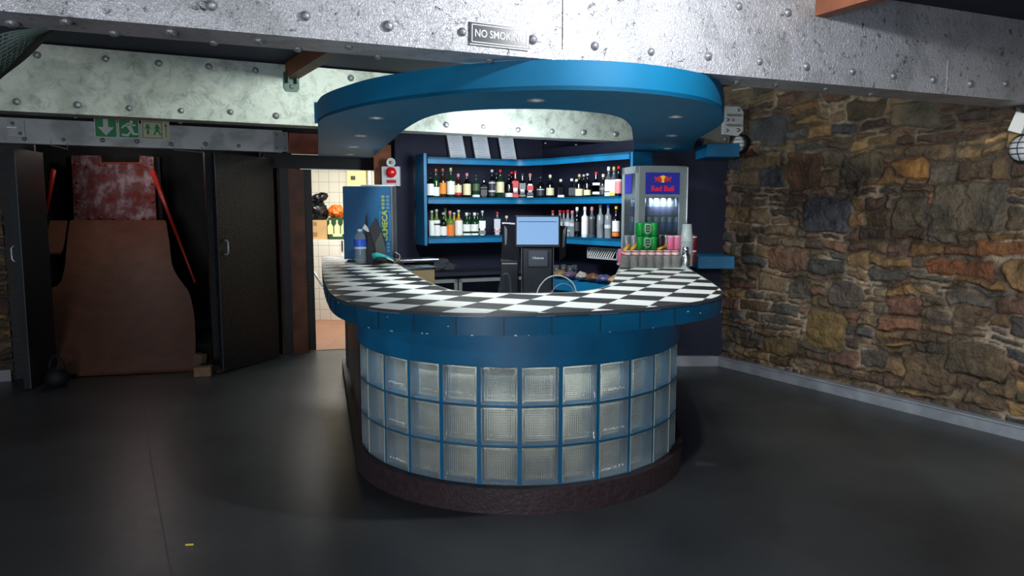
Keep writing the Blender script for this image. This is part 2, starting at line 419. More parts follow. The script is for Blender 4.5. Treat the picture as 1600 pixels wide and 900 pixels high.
def stone_mat():
    m = bpy.data.materials.new('rubble_stone'); m.use_nodes = True
    nt = m.node_tree; N = nt.nodes; L = nt.links; b = N['Principled BSDF']
    at = N.new('ShaderNodeAttribute'); at.attribute_name = 'stonecol'
    tc = N.new('ShaderNodeTexCoord')
    n1 = N.new('ShaderNodeTexNoise'); n1.inputs['Scale'].default_value = 14; n1.inputs['Detail'].default_value = 12; n1.inputs['Roughness'].default_value = 0.7
    n2 = N.new('ShaderNodeTexNoise'); n2.inputs['Scale'].default_value = 40; n2.inputs['Detail'].default_value = 8
    L.new(tc.outputs['Object'], n1.inputs['Vector']); L.new(tc.outputs['Object'], n2.inputs['Vector'])
    r = N.new('ShaderNodeValToRGB'); r.color_ramp.elements[0].position = 0.3; r.color_ramp.elements[0].color = (0.45, 0.45, 0.47, 1)
    r.color_ramp.elements[1].position = 0.7; r.color_ramp.elements[1].color = (1.5, 1.42, 1.3, 1)
    L.new(n1.outputs[0], r.inputs[0])
    mx = N.new('ShaderNodeMix'); mx.data_type = 'RGBA'; mx.blend_type = 'MULTIPLY'; mx.inputs[0].default_value = 1
    L.new(at.outputs['Color'], mx.inputs[6]); L.new(r.outputs[0], mx.inputs[7]); L.new(mx.outputs[2], b.inputs['Base Color'])
    b.inputs['Roughness'].default_value = 0.62
    ad = N.new('ShaderNodeMath'); ad.operation = 'ADD'; L.new(n1.outputs[0], ad.inputs[0]); L.new(n2.outputs[0], ad.inputs[1])
    bp = N.new('ShaderNodeBump'); bp.inputs['Strength'].default_value = 0.8; bp.inputs['Distance'].default_value = 0.02
    L.new(ad.outputs[0], bp.inputs['Height']); L.new(bp.outputs[0], b.inputs['Normal'])
    return m
STONE = stone_mat()


def vnoise(x, y, seed, sc_):
    """smooth value noise on arrays"""
    r = np.random.RandomState(seed).rand(128, 128)
    x = x * sc_; y = y * sc_; xi = np.floor(x).astype(int); yi = np.floor(y).astype(int); fx = x - xi; fy = y - yi
    fx = fx * fx * (3 - 2 * fx); fy = fy * fy * (3 - 2 * fy)
    g = lambda a, b: r[a % 128, b % 128]
    return (g(xi, yi) * (1 - fx) * (1 - fy) + g(xi + 1, yi) * fx * (1 - fy) + g(xi, yi + 1) * (1 - fx) * fy + g(xi + 1, yi + 1) * fx * fy) * 2 - 1


def stone_wall(name, org, d, nrm, length, z0, z1, seed, specials=(), res=0.01, smin=0.0):
    R = random.Random(seed)
    rects = []
    z = z0
    while z < z1:
        h = R.choice([0.05, 0.07, 0.09, 0.12, 0.15, 0.19]) * R.uniform(0.85, 1.15)
        s = smin
        while s < length:
            wd = R.uniform(0.10, 0.22) + h * R.uniform(0.2, 1.3)
            if h > 0.11 and R.random() < 0.45:
                k = R.uniform(0.35, 0.65); rects.append((s, s + wd, z, z + h * k)); 
                if R.random() < 0.5:
                    q = s + wd * R.uniform(.35, .65); rects += [(s, q, z + h * k, z + h), (q, s + wd, z + h * k, z + h)]
                else: rects.append((s, s + wd, z + h * k, z + h))
            else: rects.append((s, s + wd, z, z + h))
            s += wd
        z += h
    base_n = len(rects); cols = []
    pal = [((94, 80, 60), 5), ((80, 70, 58), 5), ((104, 86, 60), 3), ((70, 70, 68), 3), ((58, 62, 70), 2), ((92, 70, 58), 4), ((88, 82, 70), 3), ((116, 98, 68), 1), ((74, 60, 54), 3)]
    bag = [c for c, n in pal for _ in range(n)]
    for _ in rects:
        c = R.choice(bag); k = R.uniform(0.8, 1.25); cols.append(tuple(min(255, x * k) for x in c))
    for s0, s1, a, b2, c in specials: rects.append((s0, s1, a, b2)); cols.append(tuple(.7 * q + .3 * w_ for q, w_ in zip(c, (80, 72, 60))))
    nx = int((length - smin) / res) + 1; nz = int((z1 - z0) / res) + 1
    S, Z = np.meshgrid(smin + np.arange(nx) * res, z0 + np.arange(nz) * res, indexing='ij')
    ws = S + 0.030 * vnoise(S, Z, seed, 7) + 0.014 * vnoise(S, Z, seed + 1, 20) + 0.04 * vnoise(S, Z, seed + 8, 2.5)
    wz = Z + 0.026 * vnoise(S, Z, seed + 2, 5) + 0.013 * vnoise(S, Z, seed + 3, 18) + 0.03 * vnoise(S, Z, seed + 9, 2)
    best = np.full(S.shape, -1.0); idx = np.zeros(S.shape, int)
    occ = np.zeros(S.shape, bool)
    rnd = np.random.RandomState(seed)
    order = list(range(base_n, len(rects))) + list(range(base_n))
    for i in order:
        s0, s1, a, b2 = rects[i]; g = rnd.uniform(0.002, 0.012)
        i0 = max(0, int((s0 - smin - 0.08) / res)); i1 = min(nx, int((s1 - smin + 0.08) / res) + 1); j0 = max(0, int((a - z0 - 0.08) / res)); j1 = min(nz, int((b2 - z0 + 0.08) / res) + 1)
        if i0 >= i1 or j0 >= j1: continue
        xs = ws[i0:i1, j0:j1]; zs = wz[i0:i1, j0:j1]
        cx, cz, hx, hz = (s0 + s1) / 2, (a + b2) / 2, (s1 - s0) / 2 - g, (b2 - a) / 2 - g
        rr = min(hx, hz) * rnd.uniform(.12, .4)
        qx = np.abs(xs - cx) - hx + rr; qz = np.abs(zs - cz) - hz + rr
        sd = -(np.hypot(np.maximum(qx, 0), np.maximum(qz, 0)) + np.minimum(np.maximum(qx, qz), 0) - rr)
        sub = best[i0:i1, j0:j1]; oc = occ[i0:i1, j0:j1]
        upd = (sd > sub) & (~oc)
        sub[upd] = sd[upd]; idx[i0:i1, j0:j1][upd] = i
        if i >= base_n: oc |= (sd > -0.012)
    e = np.clip((best + 0.002) / 0.022, 0, 1); e = e * e * (3 - 2 * e)
    bulge = np.array([rnd.uniform(-0.012, 0.022) for _ in rects])[idx]
    tx = np.array([rnd.uniform(-0.12, 0.12) for _ in rects])[idx]; tz = np.array([rnd.uniform(-0.15, 0.15) for _ in rects])[idx]
    ccx = np.array([(r[0] + r[1]) / 2 for r in rects])[idx]; ccz = np.array([(r[2] + r[3]) / 2 for r in rects])[idx]
    h = e * (0.022 + bulge + tx * (ws - ccx) + tz * (wz - ccz)) - 0.014 * np.clip(1 - np.abs(vnoise(S * .6, Z * 1.6, seed + 15, 9)) * 7, 0, 1) * (vnoise(S, Z, seed + 16, 3) > 0) + 0.008 * vnoise(S, Z, seed + 4, 18) + 0.004 * vnoise(S, Z, seed + 5, 40) + 0.012 * vnoise(S, Z, seed + 6, 3)
    col = np.array([lin(c)[:3] for c in cols])[idx]
    mot = vnoise(S, Z, seed + 20, 6)[..., None] * .35 + vnoise(S, Z, seed + 21, 15)[..., None] * .2; col = col * (1 + mot * np.array([1.1, 1.0, .85]))
    # earthy staining patches
    st = np.clip(vnoise(S, Z, seed + 7, 1.7) * 1.6 + 0.1, 0, 1)[..., None]
    col = col * (1 - 0.4 * st) + 0.4 * st * col * np.array([1.9, 1.45, 0.9])
    mfac = np.clip(vnoise(S, Z, seed + 12, 3.1) * 1.6 + vnoise(S, Z, seed + 13, 9) * .8 + 0.1 + .35 * np.clip(S / 1.5 - 1, -1, 1), 0.0, 1)[..., None]
    mort = np.array(lin((150, 138, 122))[:3]) * mfac + np.array(lin((70, 62, 52))[:3]) * (1 - mfac)
    k = np.clip((best - 0.000) / 0.008, 0, 1)[..., None]; col = col * k + mort * (1 - k)
    X = org.x + d.x * S + nrm.x * h; Y = org.y + d.y * S + nrm.y * h
    co = np.stack([X, Y, Z], -1).reshape(-1, 3)
    ii, jj = np.meshgrid(np.arange(nx - 1), np.arange(nz - 1), indexing='ij'); a = (ii * nz + jj).ravel()
    # winding so the normals face nrm
    quad = np.stack([a, a + nz, a + nz + 1, a + 1], 1)
    t = Vector((d.x, d.y, 0)).cross(Vector((0, 0, 1)))
    if t.x * nrm.x + t.y * nrm.y < 0: quad = quad[:, ::-1]
    me = bpy.data.meshes.new(name); me.vertices.add(len(co)); me.vertices.foreach_set('co', co.ravel())
    me.loops.add(quad.size); me.loops.foreach_set('vertex_index', quad.ravel().astype(np.int32))
    me.polygons.add(len(quad)); me.polygons.foreach_set('loop_start', np.arange(0, quad.size, 4, dtype=np.int32)); me.polygons.foreach_set('loop_total', np.full(len(quad), 4, np.int32))
    me.update(calc_edges=True)
    at = me.color_attributes.new('stonecol', 'FLOAT_COLOR', 'POINT')
    c4 = np.concatenate([col.reshape(-1, 3), np.ones((len(co), 1))], 1); at.data.foreach_set('color', c4.ravel().astype(np.float32))
    me.polygons.foreach_set('use_smooth', np.ones(len(quad), bool))
    me.materials.append(STONE)
    o = bpy.data.objects.new(name, me); C.objects.link(o); return struct(o)


def sw_rect(u0, v0, u1, v1, c):
    n = (SWN.x, SWN.y); p = (SW0.x, SW0.y)
    a = atpl(u0, (v0 + v1) / 2, p, n); b = atpl(u1, (v0 + v1) / 2, p, n)
    m0 = atpl((u0 + u1) / 2, v0, p, n); m1 = atpl((u0 + u1) / 2, v1, p, n)
    s = lambda q: (Vector((q.x, q.y)) - SW0).dot(SWD)
    return (s(a), s(b), m1.z, m0.z, c)
SPEC = [sw_rect(1452, 285, 1582, 360, (84, 86, 84)), sw_rect(1256, 305, 1328, 360, (50, 56, 72)), sw_rect(1392, 305, 1446, 360, (64, 64, 60)),
        sw_rect(1170, 180, 1232, 226, (52, 58, 68)), sw_rect(1236, 160, 1280, 180, (104, 76, 46)), sw_rect(1262, 482, 1322, 546, (112, 92, 50)),
        sw_rect(1480, 542, 1578, 598, (82, 72, 58)), sw_rect(1408, 558, 1492, 612, (88, 76, 60)), sw_rect(1450, 404, 1564, 436, (104, 64, 44)),
        sw_rect(1384, 462, 1436, 494, (88, 60, 58)), sw_rect(1570, 494, 1602, 528, (48, 52, 62)), sw_rect(1394, 245, 1450, 276, (132, 98, 52)),
        sw_rect(1336, 542, 1382, 572, (60, 60, 62)), sw_rect(1304, 438, 1342, 478, (72, 66, 66)), sw_rect(1228, 436, 1272, 466, (66, 62, 60)),
        sw_rect(1232, 240, 1280, 292, (90, 62, 42)), sw_rect(1310, 236, 1384, 280, (72, 70, 60)), sw_rect(1488, 480, 1546, 514, (80, 68, 56)),
        sw_rect(1396, 160, 1470, 196, (86, 84, 74)), sw_rect(1530, 372, 1602, 404, (112, 74, 44)), sw_rect(1444, 486, 1484, 508, (66, 62, 60))]
stone_wall('wall_right', SW0, SWD, SWN, 4.6, 0.0, 2.8, 5, SPEC, smin=-0.02)
# low rendered skirting along the stone wall, and its return on the navy wall
def plan(s, off=0.0):
    p = SW0 + SWD * s + SWN * off; return (p.x, p.y)
bm = B(); wall_box(bm, plan(-0.02, 0.075), plan(4.6, 0.075), 0, 0.085, 0.15, 1)
ribbon(bm, [plan(0, 0.085), plan(4.6, 0.085)], 0.085, 0.10, 0.10)
struct(obj('baseboard_right', bm, SKIRT))
bm = B(); wall_box(bm, (1.36, 7.25), (2.06, 7.25), 0, 0.10, 0.05, 1); struct(obj('baseboard_back', bm, SKIRT))
bm = B(); wall_box(bm, (1.95, 7.31), (2.6, 6.42), 2.24, 2.8, 0.05, 1)  # nothing lower than the lintel
bm.free()

# navy back walls round the bar
W1a, W1c, W2e = Vector((-1.24, 7.94)), Vector((0.35, 8.63)), Vector((1.35, 7.30))
bm = B(); wall_box(bm, W1a, W1c, 0, ZC, 0.12, 1); struct(obj('wall_back', bm, NAVY))
bm = B(); wall_box(bm, W1c, W2e, 0, 2.245, 0.12, 1); wall_box(bm, W2e, (2.10, 7.30), 0, 2.245, 0.12, 1); struct(obj('wall_back', bm, NAVY))
bm = B(); wall_box(bm, (-1.24, 7.94), (-1.42, 8.36), 0, ZC, 0.12, -1); struct(obj('wall_back', bm, NAVY))
# upper black wall behind the far beam, over doors and kitchen
bm = B(); wall_box(bm, (-6.2, hdr(-6.2) + .16), (-1.36, hdr(-1.36) + .16), 2.30, ZC, 0.1, 1); struct(obj('wall_left', bm, BLACK))
bm = B(); wall_box(bm, (0.3, 8.80), (2.5, 9.9), 2.0, ZC, 0.1, 1); struct(obj('wall_back', bm, NAVY))
bm = B(); box(bm, (2.35, 7.72, 2.5), (0.9, 0.06, 0.62), math.radians(-60)); struct(obj('wall_back', bm, NAVY))
# black return walls and jambs at the double door
bm = B(); wall_box(bm, (-4.60, hdr(-4.60)), (-4.34, hdr(-4.34)), 0, 2.16, 0.14, 1); struct(obj('trim_1', bm, BLACK))
bm = B(); wall_box(bm, (-2.44, hdr(-2.44)), (-2.36, hdr(-2.36)), 0, 2.14, 0.14, 1); struct(obj('trim_2', bm, BLACK))
# stone strip at far left
HD = Vector((1, 0.534)).normalized(); HN = Vector((0.534, -1)).normalized()
stone_wall('wall_left', Vector((-5.45, hdr(-5.45) )), HD, HN, 0.98, 0.0, 2.2, 31)
bm = B(); p0 = Vector((-5.45, hdr(-5.45))); q0 = Vector((-4.60, hdr(-4.60)))
wall_box(bm, p0 + HN * 0.06, q0 + HN * 0.06, 0, 0.105, 0.06, 1); struct(obj('baseboard_left', bm, mat('pale_skirting', (150, 150, 158), 0.5, var=0.2)))
# room behind the doors
bm = B()
wall_box(bm, (-5.2, 6.55), (-5.2 - 1.9, 9.4), 0, ZC, 0.1, 1); struct(obj('wall_ramp_room', bm, BLACK))
bm = B(); wall_box(bm, (-2.62, 7.95), (-3.55, 10.8), 0, ZC, 0.1, -1); struct(obj('wall_ramp_room', bm, BLACK))
bm = B(); wall_box(bm, (-7.4, 8.75), (-3.3, 10.9), 0, ZC, 0.1, 1); struct(obj('wall_ramp_room', bm, BLACK))
# kitchen shell
bm = B(); box(bm, (-2.3, 11.05, 1.4), (3.6, 0.1, 2.8)); struct(obj('wall_kitchen', bm, TILEW))
bm = B(); box(bm, (-1.35, 9.75, 1.4), (0.1, 2.6, 2.8)); struct(obj('wall_kitchen', bm, mat('kitchen_cream_paint', (215, 210, 190), 0.5)))
bm = B(); box(bm, (-3.3, 10.75, 1.4), (0.1, 0.9, 2.8)); struct(obj('wall_kitchen', bm, mat('kitchen_cream_paint', (215, 210, 190), 0.5)))
bm = B(); prism(bm, [(-2.32, 8.02), (-1.30, 8.30), (-1.30, 11.0), (-3.4, 11.0), (-2.9, 9.6)], 0.0, 0.006); struct(obj('floor_kitchen', bm, TILET))
bm = B(); box(bm, (-2.3, 10.66, 0.565), (2.1, 0.72, 1.13)); struct(obj('trim_3', bm, TILEW))
bm = B(); wall_box(bm, (-2.66, 7.93), (-2.38, 8.08), 0, 2.2, 0.1, 1); struct(obj('wall_kitchen', bm, BLACK))
# posts round the kitchen opening
bm = B(); wall_box(bm, (-2.36, 7.70), (-2.335, 7.96), 0, 2.14, 0.001, 1); bm.free()
def post(name, u0, u1, y, z1, m, label, yd=0.14):
    a = aty(u0, 400, y); b = aty(u1, 400, y)
    bm = B(); wall_box(bm, (a.x, a.y), (b.x, b.y + (b.x - a.x) * 0.53), 0, z1, yd, 1)
    return tag(obj(name, bm, m), label, 'post')
post('timber_post', 438, 473, 7.84, 2.13, WOODP, 'dark brown scuffed timber post right of the open black door', 0.06)
post('timber_post', 473.5, 488, 8.03, 2.13, BLACK, 'black painted post at the left edge of the lit kitchen doorway', 0.14)
bm = B(); wall_box(bm, (-1.475, 7.985), (-1.29, 8.0), 0, 2.24, 0.07, 1)
tag(obj('timber_post', bm, WOODB), 'brown timber post behind the red siren, at the right edge of the kitchen doorway', 'post')
# lintel
bm = B(); wall_box(bm, (-2.56, 7.76), (-1.39, 8.33), 1.985, 2.13, 0.12, 1); struct(obj('trim_4', bm, BLACKRUB))
bm = B(); wall_box(bm, (-2.24, 7.90), (-1.66, 8.18), 1.975, 1.985, 0.02, 1); struct(obj('trim_5', bm, WHITEP))

# ================================================================== STEEL BEAMS
def ibeam(label, p, q, z0, z1, flw, m, name='steel_beam', web_back=0.10, fl_t=0.02):
    """front face given by plan line p->q; bottom flange comes forward to that face"""
    t = thing(name, label, 'beam', (p[0], p[1], z0))
    P, Q = Vector(p), Vector(q)
    bm = B(); wall_box(bm, P, Q, z0 + fl_t, z1, 0.02, 1); obj('web', bm, m, t)
    bm = B(); wall_box(bm, P, Q, z0, z0 + fl_t, flw, 1); obj('flange', bm, m, t)
    return t
def rivets(t, pts, nrm, r, m=None):
    """dome rivets: one mesh, shared"""
    bm = B(); prof = [(r, 0), (r * 1.02, r * 0.15), (r * 0.85, r * 0.55), (r * 0.5, r * 0.82), (0.0005, r * 0.92)]
    lathe(bm, prof, n=12); me = bpy.data.meshes.new('rivet'); bm.to_mesh(me); bm.free()
    for p_ in me.polygons: p_.use_smooth = True
    me.materials.append(m or RIVET)
    inv = world_m(t).inverted(); q = Vector(nrm).to_track_quat('Z', 'Y').to_matrix().to_4x4()
    for p in pts:
        o = bpy.data.objects.new('rivet', me); C.objects.link(o); o.parent = t
        k = random.uniform(0.85, 1.15)
        o.matrix_basis = inv @ Matrix.Translation(Vector(p)) @ q @ Matrix.Diagonal((k, k, k, 1))
def b1(x): return 3.42 + 0.432 * x
def b2(x): return 7.12 + 0.51 * x
BN1 = Vector((0.432, -1, 0)).normalized(); BN2 = Vector((0.51, -1, 0)).normalized()
beam1 = ibeam('wide flaking silver riveted steel beam crossing the top foreground with the no smoking sign', (-2.6, b1(-2.6)), (3.46, b1(3.46)), 2.25, 2.745, 0.25, STEEL1)
pts = []
for u, v in [(330, 9), (477, 25), (606, 41), (722, 50), (832, 62), (929, 72), (1017, 81), (1106, 88), (1186, 96), (1259, 104), (1331, 112), (1395, 119), (1457, 125), (1515, 131), (1570, 131), (1154, 10), (1230, 20)]:
    r = atpl(u, v, (0, b1(0)), (BN1.x, BN1.y)); pts.append(r + BN1 * 0.0)
rivets(beam1, pts, BN1, 0.022)
pts = [atz(u, v, 2.25) for u, v in [(18, 34), (103, 32), (178, 50), (267, 48), (334, 65), (404, 62), (465, 75), (545, 72), (590, 87), (765, 93), (1151, 127), (1212, 132), (1290, 138), (1360, 146)]]
rivets(beam1, pts, (0, 0, -1), 0.021)
# vertical splice line
bm = B(); a = atpl(879, 60, (0, b1(0)), (BN1.x, BN1.y)); wall_box(bm, (a.x - .0015, a.y - .004), (a.x + .0015, a.y - .003), 2.30, 2.73, 0.004, 1); obj('joint', bm, BLACKRUB, beam1)
bm = B(); a = atpl(1480, 130, (0, b1(0)), (BN1.x, BN1.y)); wall_box(bm, (a.x - .002, a.y - .005), (a.x + .002, a.y - .003), 2.26, 2.45, 0.004, 1); obj('joint', bm, GREYMET, beam1)

beam2 = ibeam('pale smooth silver riveted beam running behind the blue canopy', (-4.9, b2(-4.9)), (2.35, b2(2.35)), 2.25, 2.73, 0.22, STEEL2)
pts = []
for u, v in [(26, 159), (121, 164), (202, 169), (283, 173), (360, 175), (431, 181), (58, 86), (165, 92), (248, 99), (326, 104), (399, 110), (548, 122), (697, 195), (755, 198), (809, 203), (862, 205), (911, 207), (961, 210), (1010, 214)]:
    pts.append(atpl(u, v, (0, b2(0)), (BN2.x, BN2.y)))
rivets(beam2, pts, BN2, 0.026)
pts = [atz(u, v, 2.25) for u, v in [(282, 191), (118, 183), (852, 223), (900, 225.5), (948, 227)]]
rivets(beam2, pts, (0, 0, -1), 0.014)
# header beam over the doors
HNN = Vector((0.534, -1, 0)).normalized()
beam3 = ibeam('dull grey riveted header beam over the black doors with the green exit signs', (-4.95, hdr(-4.95) - .16), (-2.36, hdr(-2.36) - .16), 2.14, 2.36, 0.10, STEEL3)
hp = (0, hdr(0) - .16); hn = (HNN.x, HNN.y)
rivets(beam3, [atpl(u, v, hp, hn) for u, v in [(38, 217), (99, 218), (160, 219), (214, 221), (267, 225), (321, 225), (373, 228)]], HNN, 0.02)
def hdr_at(u, v, off=0.0): return atpl(u, v, hp, hn) + HNN * off
MH = lambda u, v, off=0.0: frame_M(hdr_at(u, v, off), (HD.x, HD.y, 0))
# rust red continuation beam right of it
a = hdr_at(452, 225); b = hdr_at(620, 240)
bm = B(); wall_box(bm, (a.x, a.y), (-1.42, hdr(-1.42) - .16), 2.135, 2.34, 0.12, 1); tag(obj('timber_beam', bm, RUST), 'rust red beam over the kitchen doorway, continuing the grey header', 'beam')
# bolted plates at the beam joints
def plate(label, u0, v0, u1, v1, bolts, p, n3, m, thick=0.012, br=0.014, rb=None):
    n = (n3.x, n3.y); c = atpl((u0 + u1) / 2, (v0 + v1) / 2, p, n)
    ux = Vector((-n3.y, n3.x, 0)); 
    if ux.x < 0: ux = -ux
    wd = (atpl(u1, (v0 + v1) / 2, p, n) - atpl(u0, (v0 + v1) / 2, p, n)).length; ht = abs(atpl((u0 + u1) / 2, v0, p, n).z - atpl((u0 + u1) / 2, v1, p, n).z)
    t = thing('bolted_plate', label, 'plate', c)
    bm = B(); M = frame_M(c, ux); box(bm, (0, -thick / 2, 0), (wd, thick, ht), bev=0.004); bm.transform(M); obj('plate', bm, m, t)
    rivets(t, [c + ux * (bx * wd) + Vector((0, 0, bz * ht)) + Vector((n3.x, n3.y, 0)) * thick for bx, bz in bolts], n3, br, rb)
    return t, M, wd, ht
plate('square bolted joint plate at the right end of the grey header beam', 427, 206, 450, 237, [(-.28, .33), (.28, .33), (-.28, -.33), (.28, -.33)], hp, HNN, GREYMET)
t, M, wd, ht = plate('riveted angle plate at the left end of the grey header beam', 12, 186, 39, 214, [(-.2, .25), (.2, -.3)], hp, HNN, STEEL3)
bm = B(); box(bm, (-.03, -.02, 0.0), (wd * .6, .03, .012)); bm.transform(M); obj('angle_iron', bm, GREYMET, t)

# exit signs
GREEN = mat('sign_green', (20, 140, 80), 0.45); SWHITE = mat('sign_white', (215, 225, 220), 0.5); SCREAM = mat('sign_cream', (205, 208, 170), 0.5)
def sign_base(u0, u1, v0, v1, m, label, rim=SWHITE):
    p0, p1 = hdr_at(u0, (v0 + v1) / 2), hdr_at(u1, (v0 + v1) / 2); c = hdr_at((u0 + u1) / 2, (v0 + v1) / 2, .0)
    wd = (p1 - p0).length; ht = hdr_at((u0 + u1) / 2, v0).z - hdr_at((u0 + u1) / 2, v1).z
    t = thing('exit_sign', label, 'sign', c); M = frame_M(c, (HD.x, HD.y, 0))
    bm = B(); box(bm, (0, -.003, 0), (wd, .006, ht)); bm.transform(M); obj('sign_panel', bm, rim, t)
    bm = B(); box(bm, (0, -.007, 0), (wd * .92, .002, ht * .92)); bm.transform(M); obj('coloured_field', bm, m, t)
    return t, M, wd, ht
t, M, wd, ht = sign_base(147.5, 183, 183.5, 215, GREEN, 'green sign with a white arrow pointing down, on the header beam')
bm = B(); a = ht; poly_on(bm, M, [(-.11 * a, .42 * a), (.11 * a, .42 * a), (.11 * a, .02 * a), (.36 * a, .02 * a), (0, -.4 * a), (-.36 * a, .02 * a), (-.11 * a, .02 * a)], -.010, -.008); obj('arrow', bm, SWHITE, t)
t, M, wd, ht = sign_base(185, 217.5, 186, 216, GREEN, 'green sign with a white running figure, middle of the header signs')
bm = B(); a = ht
for pts_ in ([(-.12, .12), (.08, .20), (.18, .02), (.02, -.10)], [(.02, -.10), (.18, .02), (.24, -.22), (.42, -.22), (.42, -.32), (.16, -.33), (.08, -.16)], [(-.04, -.0), (.06, -.12), (-.10, -.30), (-.34, -.28), (-.34, -.38), (-.05, -.42), (.14, -.14)],
             [(-.1, .2), (.06, .22), (.22, .12), (.34, .16), (.32, .24), (.2, .2), (.06, .3), (-.12, .28)], [(-.1, .22), (-.26, .16), (-.36, .02), (-.3, -.02), (-.2, .1), (-.06, .12)]):
    poly_on(bm, M, [(x * a, z * a) for x, z in pts_], -.010, -.008)
poly_on(bm, M, [((.13 + .09 * math.cos(k * PI / 6)) * a, (.34 + .09 * math.sin(k * PI / 6)) * a) for k in range(12)], -.010, -.008); obj('running_figure', bm, SWHITE, t)
t, M, wd, ht = sign_base(221, 265, 189, 218, SCREAM, 'cream sign with green tree-like figures and a thin upright arrow', SCREAM)
bm = B(); a = ht
def outline(w0, h0, cx, th): 
    for (x0, z0_, x1, z1_) in ((-w0, -h0, w0, -h0 + th), (-w0, h0 - th, w0, h0), (-w0, -h0, -w0 + th, h0), (w0 - th, -h0, w0, h0)):
        poly_on(bm, M, [((cx + x0) * a, z0_ * a), ((cx + x1) * a, z0_ * a), ((cx + x1) * a, z1_ * a), ((cx + x0) * a, z1_ * a)], -.010, -.008)
outline(.48, .44, -.16, .03); obj('border', bm, mat('sign_dark_green', (70, 95, 60), 0.5), t)
bm = B()
for cx in (-.38, .08):
    for pts_ in ([(-.18, .0), (-.04, .3), (.04, .3), (.18, .0), (.05, .1), (-.05, .1)], [(-.05, .1), (.05, .1), (.05, -.1), (-.05, -.1)]):
        poly_on(bm, M, [((x + cx) * a, z * a) for x, z in pts_], -.010, -.008)
for s_ in (-1, 1): poly_on(bm, M, [((.08 + x * s_) * a, z * a) for x, z in [(.0, .05), (.04, .1), (.2, -.25), (.12, -.28)]], -.010, -.008)
poly_on(bm, M, [((-.38 + x) * a, z * a) for x, z in [(-.1, -.1), (.1, -.1), (0, -.3)]], -.010, -.008)
obj('tree_figures', bm, GREEN, t)
bm = B(); poly_on(bm, M, [(x * a, z * a) for x, z in [(.50, -.38), (.53, -.38), (.53, .2), (.58, .2), (.515, .40), (.45, .2), (.50, .2)]], -.010, -.008); obj('arrow', bm, mat('sign_dark_green', (70, 95, 60), 0.5), t)

# NO SMOKING sign on the front beam
pn = (0, b1(0)); nn = (BN1.x, BN1.y)
c = atpl(780, 57, pn, nn); L0 = atpl(734, 52, pn, nn); L1 = atpl(827, 62, pn, nn); wd = (L1 - L0).length; ht = atpl(780, 40, pn, nn).z - atpl(780, 75, pn, nn).z
t = thing('no_smoking_sign', 'dark grey and white NO SMOKING sign on the front beam', 'sign', c)
M = frame_M(c, Vector((1, 0.432, 0)))
M = M @ Matrix.Rotation(math.radians(1.0), 4, 'Y')
bm = B(); box(bm, (0, -.004, 0), (wd, .008, ht), bev=0.001); bm.transform(M); obj('sign_panel', bm, mat('sign_plate', (52, 56, 68), 0.3), t)
bm = B()
for z_ in (-ht * .38, ht * .38): box(bm, (0, -.009, z_), (wd * .92, .002, .004))
for x_ in (-wd * .46, wd * .46): box(bm, (x_, -.009, 0), (.004, .002, ht * .78))
for z_ in (-ht * .49, ht * .49): box(bm, (0, -.0085, z_), (wd, .002, .004))
bm.transform(M); obj('border', bm, SWHITE, t)
text_part('lettering', 'NO SMOKING', M @ Matrix.Translation((0, -.009, 0)), .046, SWHITE, t, sx=.82, bold=.0006)

# joists and the green bracket
JD = Vector((0.50, -0.866, 0)).normalized()
def joist(p0, p1, z0, z1, wd, m, label):
    p0, p1 = Vector(p0), Vector(p1); d = (p1 - p0).normalized(); n = Vector((-d.y, d.x)) * wd / 2
    bm = B(); prism(bm, [p0 - n, p1 - n, p1 + n, p0 + n], z0, z1); return tag(obj('timber_joist', bm, m), label, 'joist')
a = atpl(456, 113, (0, b2(0)), nn_ := (BN2.x, BN2.y))
joist((a.x, a.y - .005), (a.x + JD.x * 2.05, a.y + JD.y * 2.05), 2.62, 2.742, 0.10, WOODB, 'orange brown timber joist between the two big beams, above the green bracket')
a2 = atpl(1283, 20, pn, nn)
d2 = Vector((0.42, -0.907)).normalized()
joist((a2.x, a2.y - .002), (a2.x + d2.x * 1.2, a2.y + d2.y * 1.2), 2.60, 2.742, 0.09, mat('fresh_brown_timber', (150, 92, 66), 0.6, var=.3, scale=6), 'brown timber joist end meeting the front beam at the top right')
t = thing('joist_bracket', 'dark green cast bracket on the far beam, under the timber joist', 'bracket', (a.x, a.y, 2.50))
ctr = atpl(455, 129, (0, b2(0)), nn_); M = frame_M(ctr + BN2 * 0.0, (HD.x, HD.y, 0))
bm = B(); poly_on(bm, M, [(-.062, .075), (.062, .075), (.062, -.05), (.045, -.075), (-.045, -.075), (-.062, -.05)], -.012, 0); obj('back_plate', bm, GREENPAINT, t)
bm = B()
box(bm, (0, -.045, .07), (.125, .09, .012)); box(bm, (-.035, -.04, .03), (.012, .07, .08)); box(bm, (.035, -.04, .03), (.012, .07, .08)); bm.transform(M); obj('shoe', bm, GREENPAINT, t)
rivets(t, [M @ Vector((0, -.012, -.035))], BN2, .018)
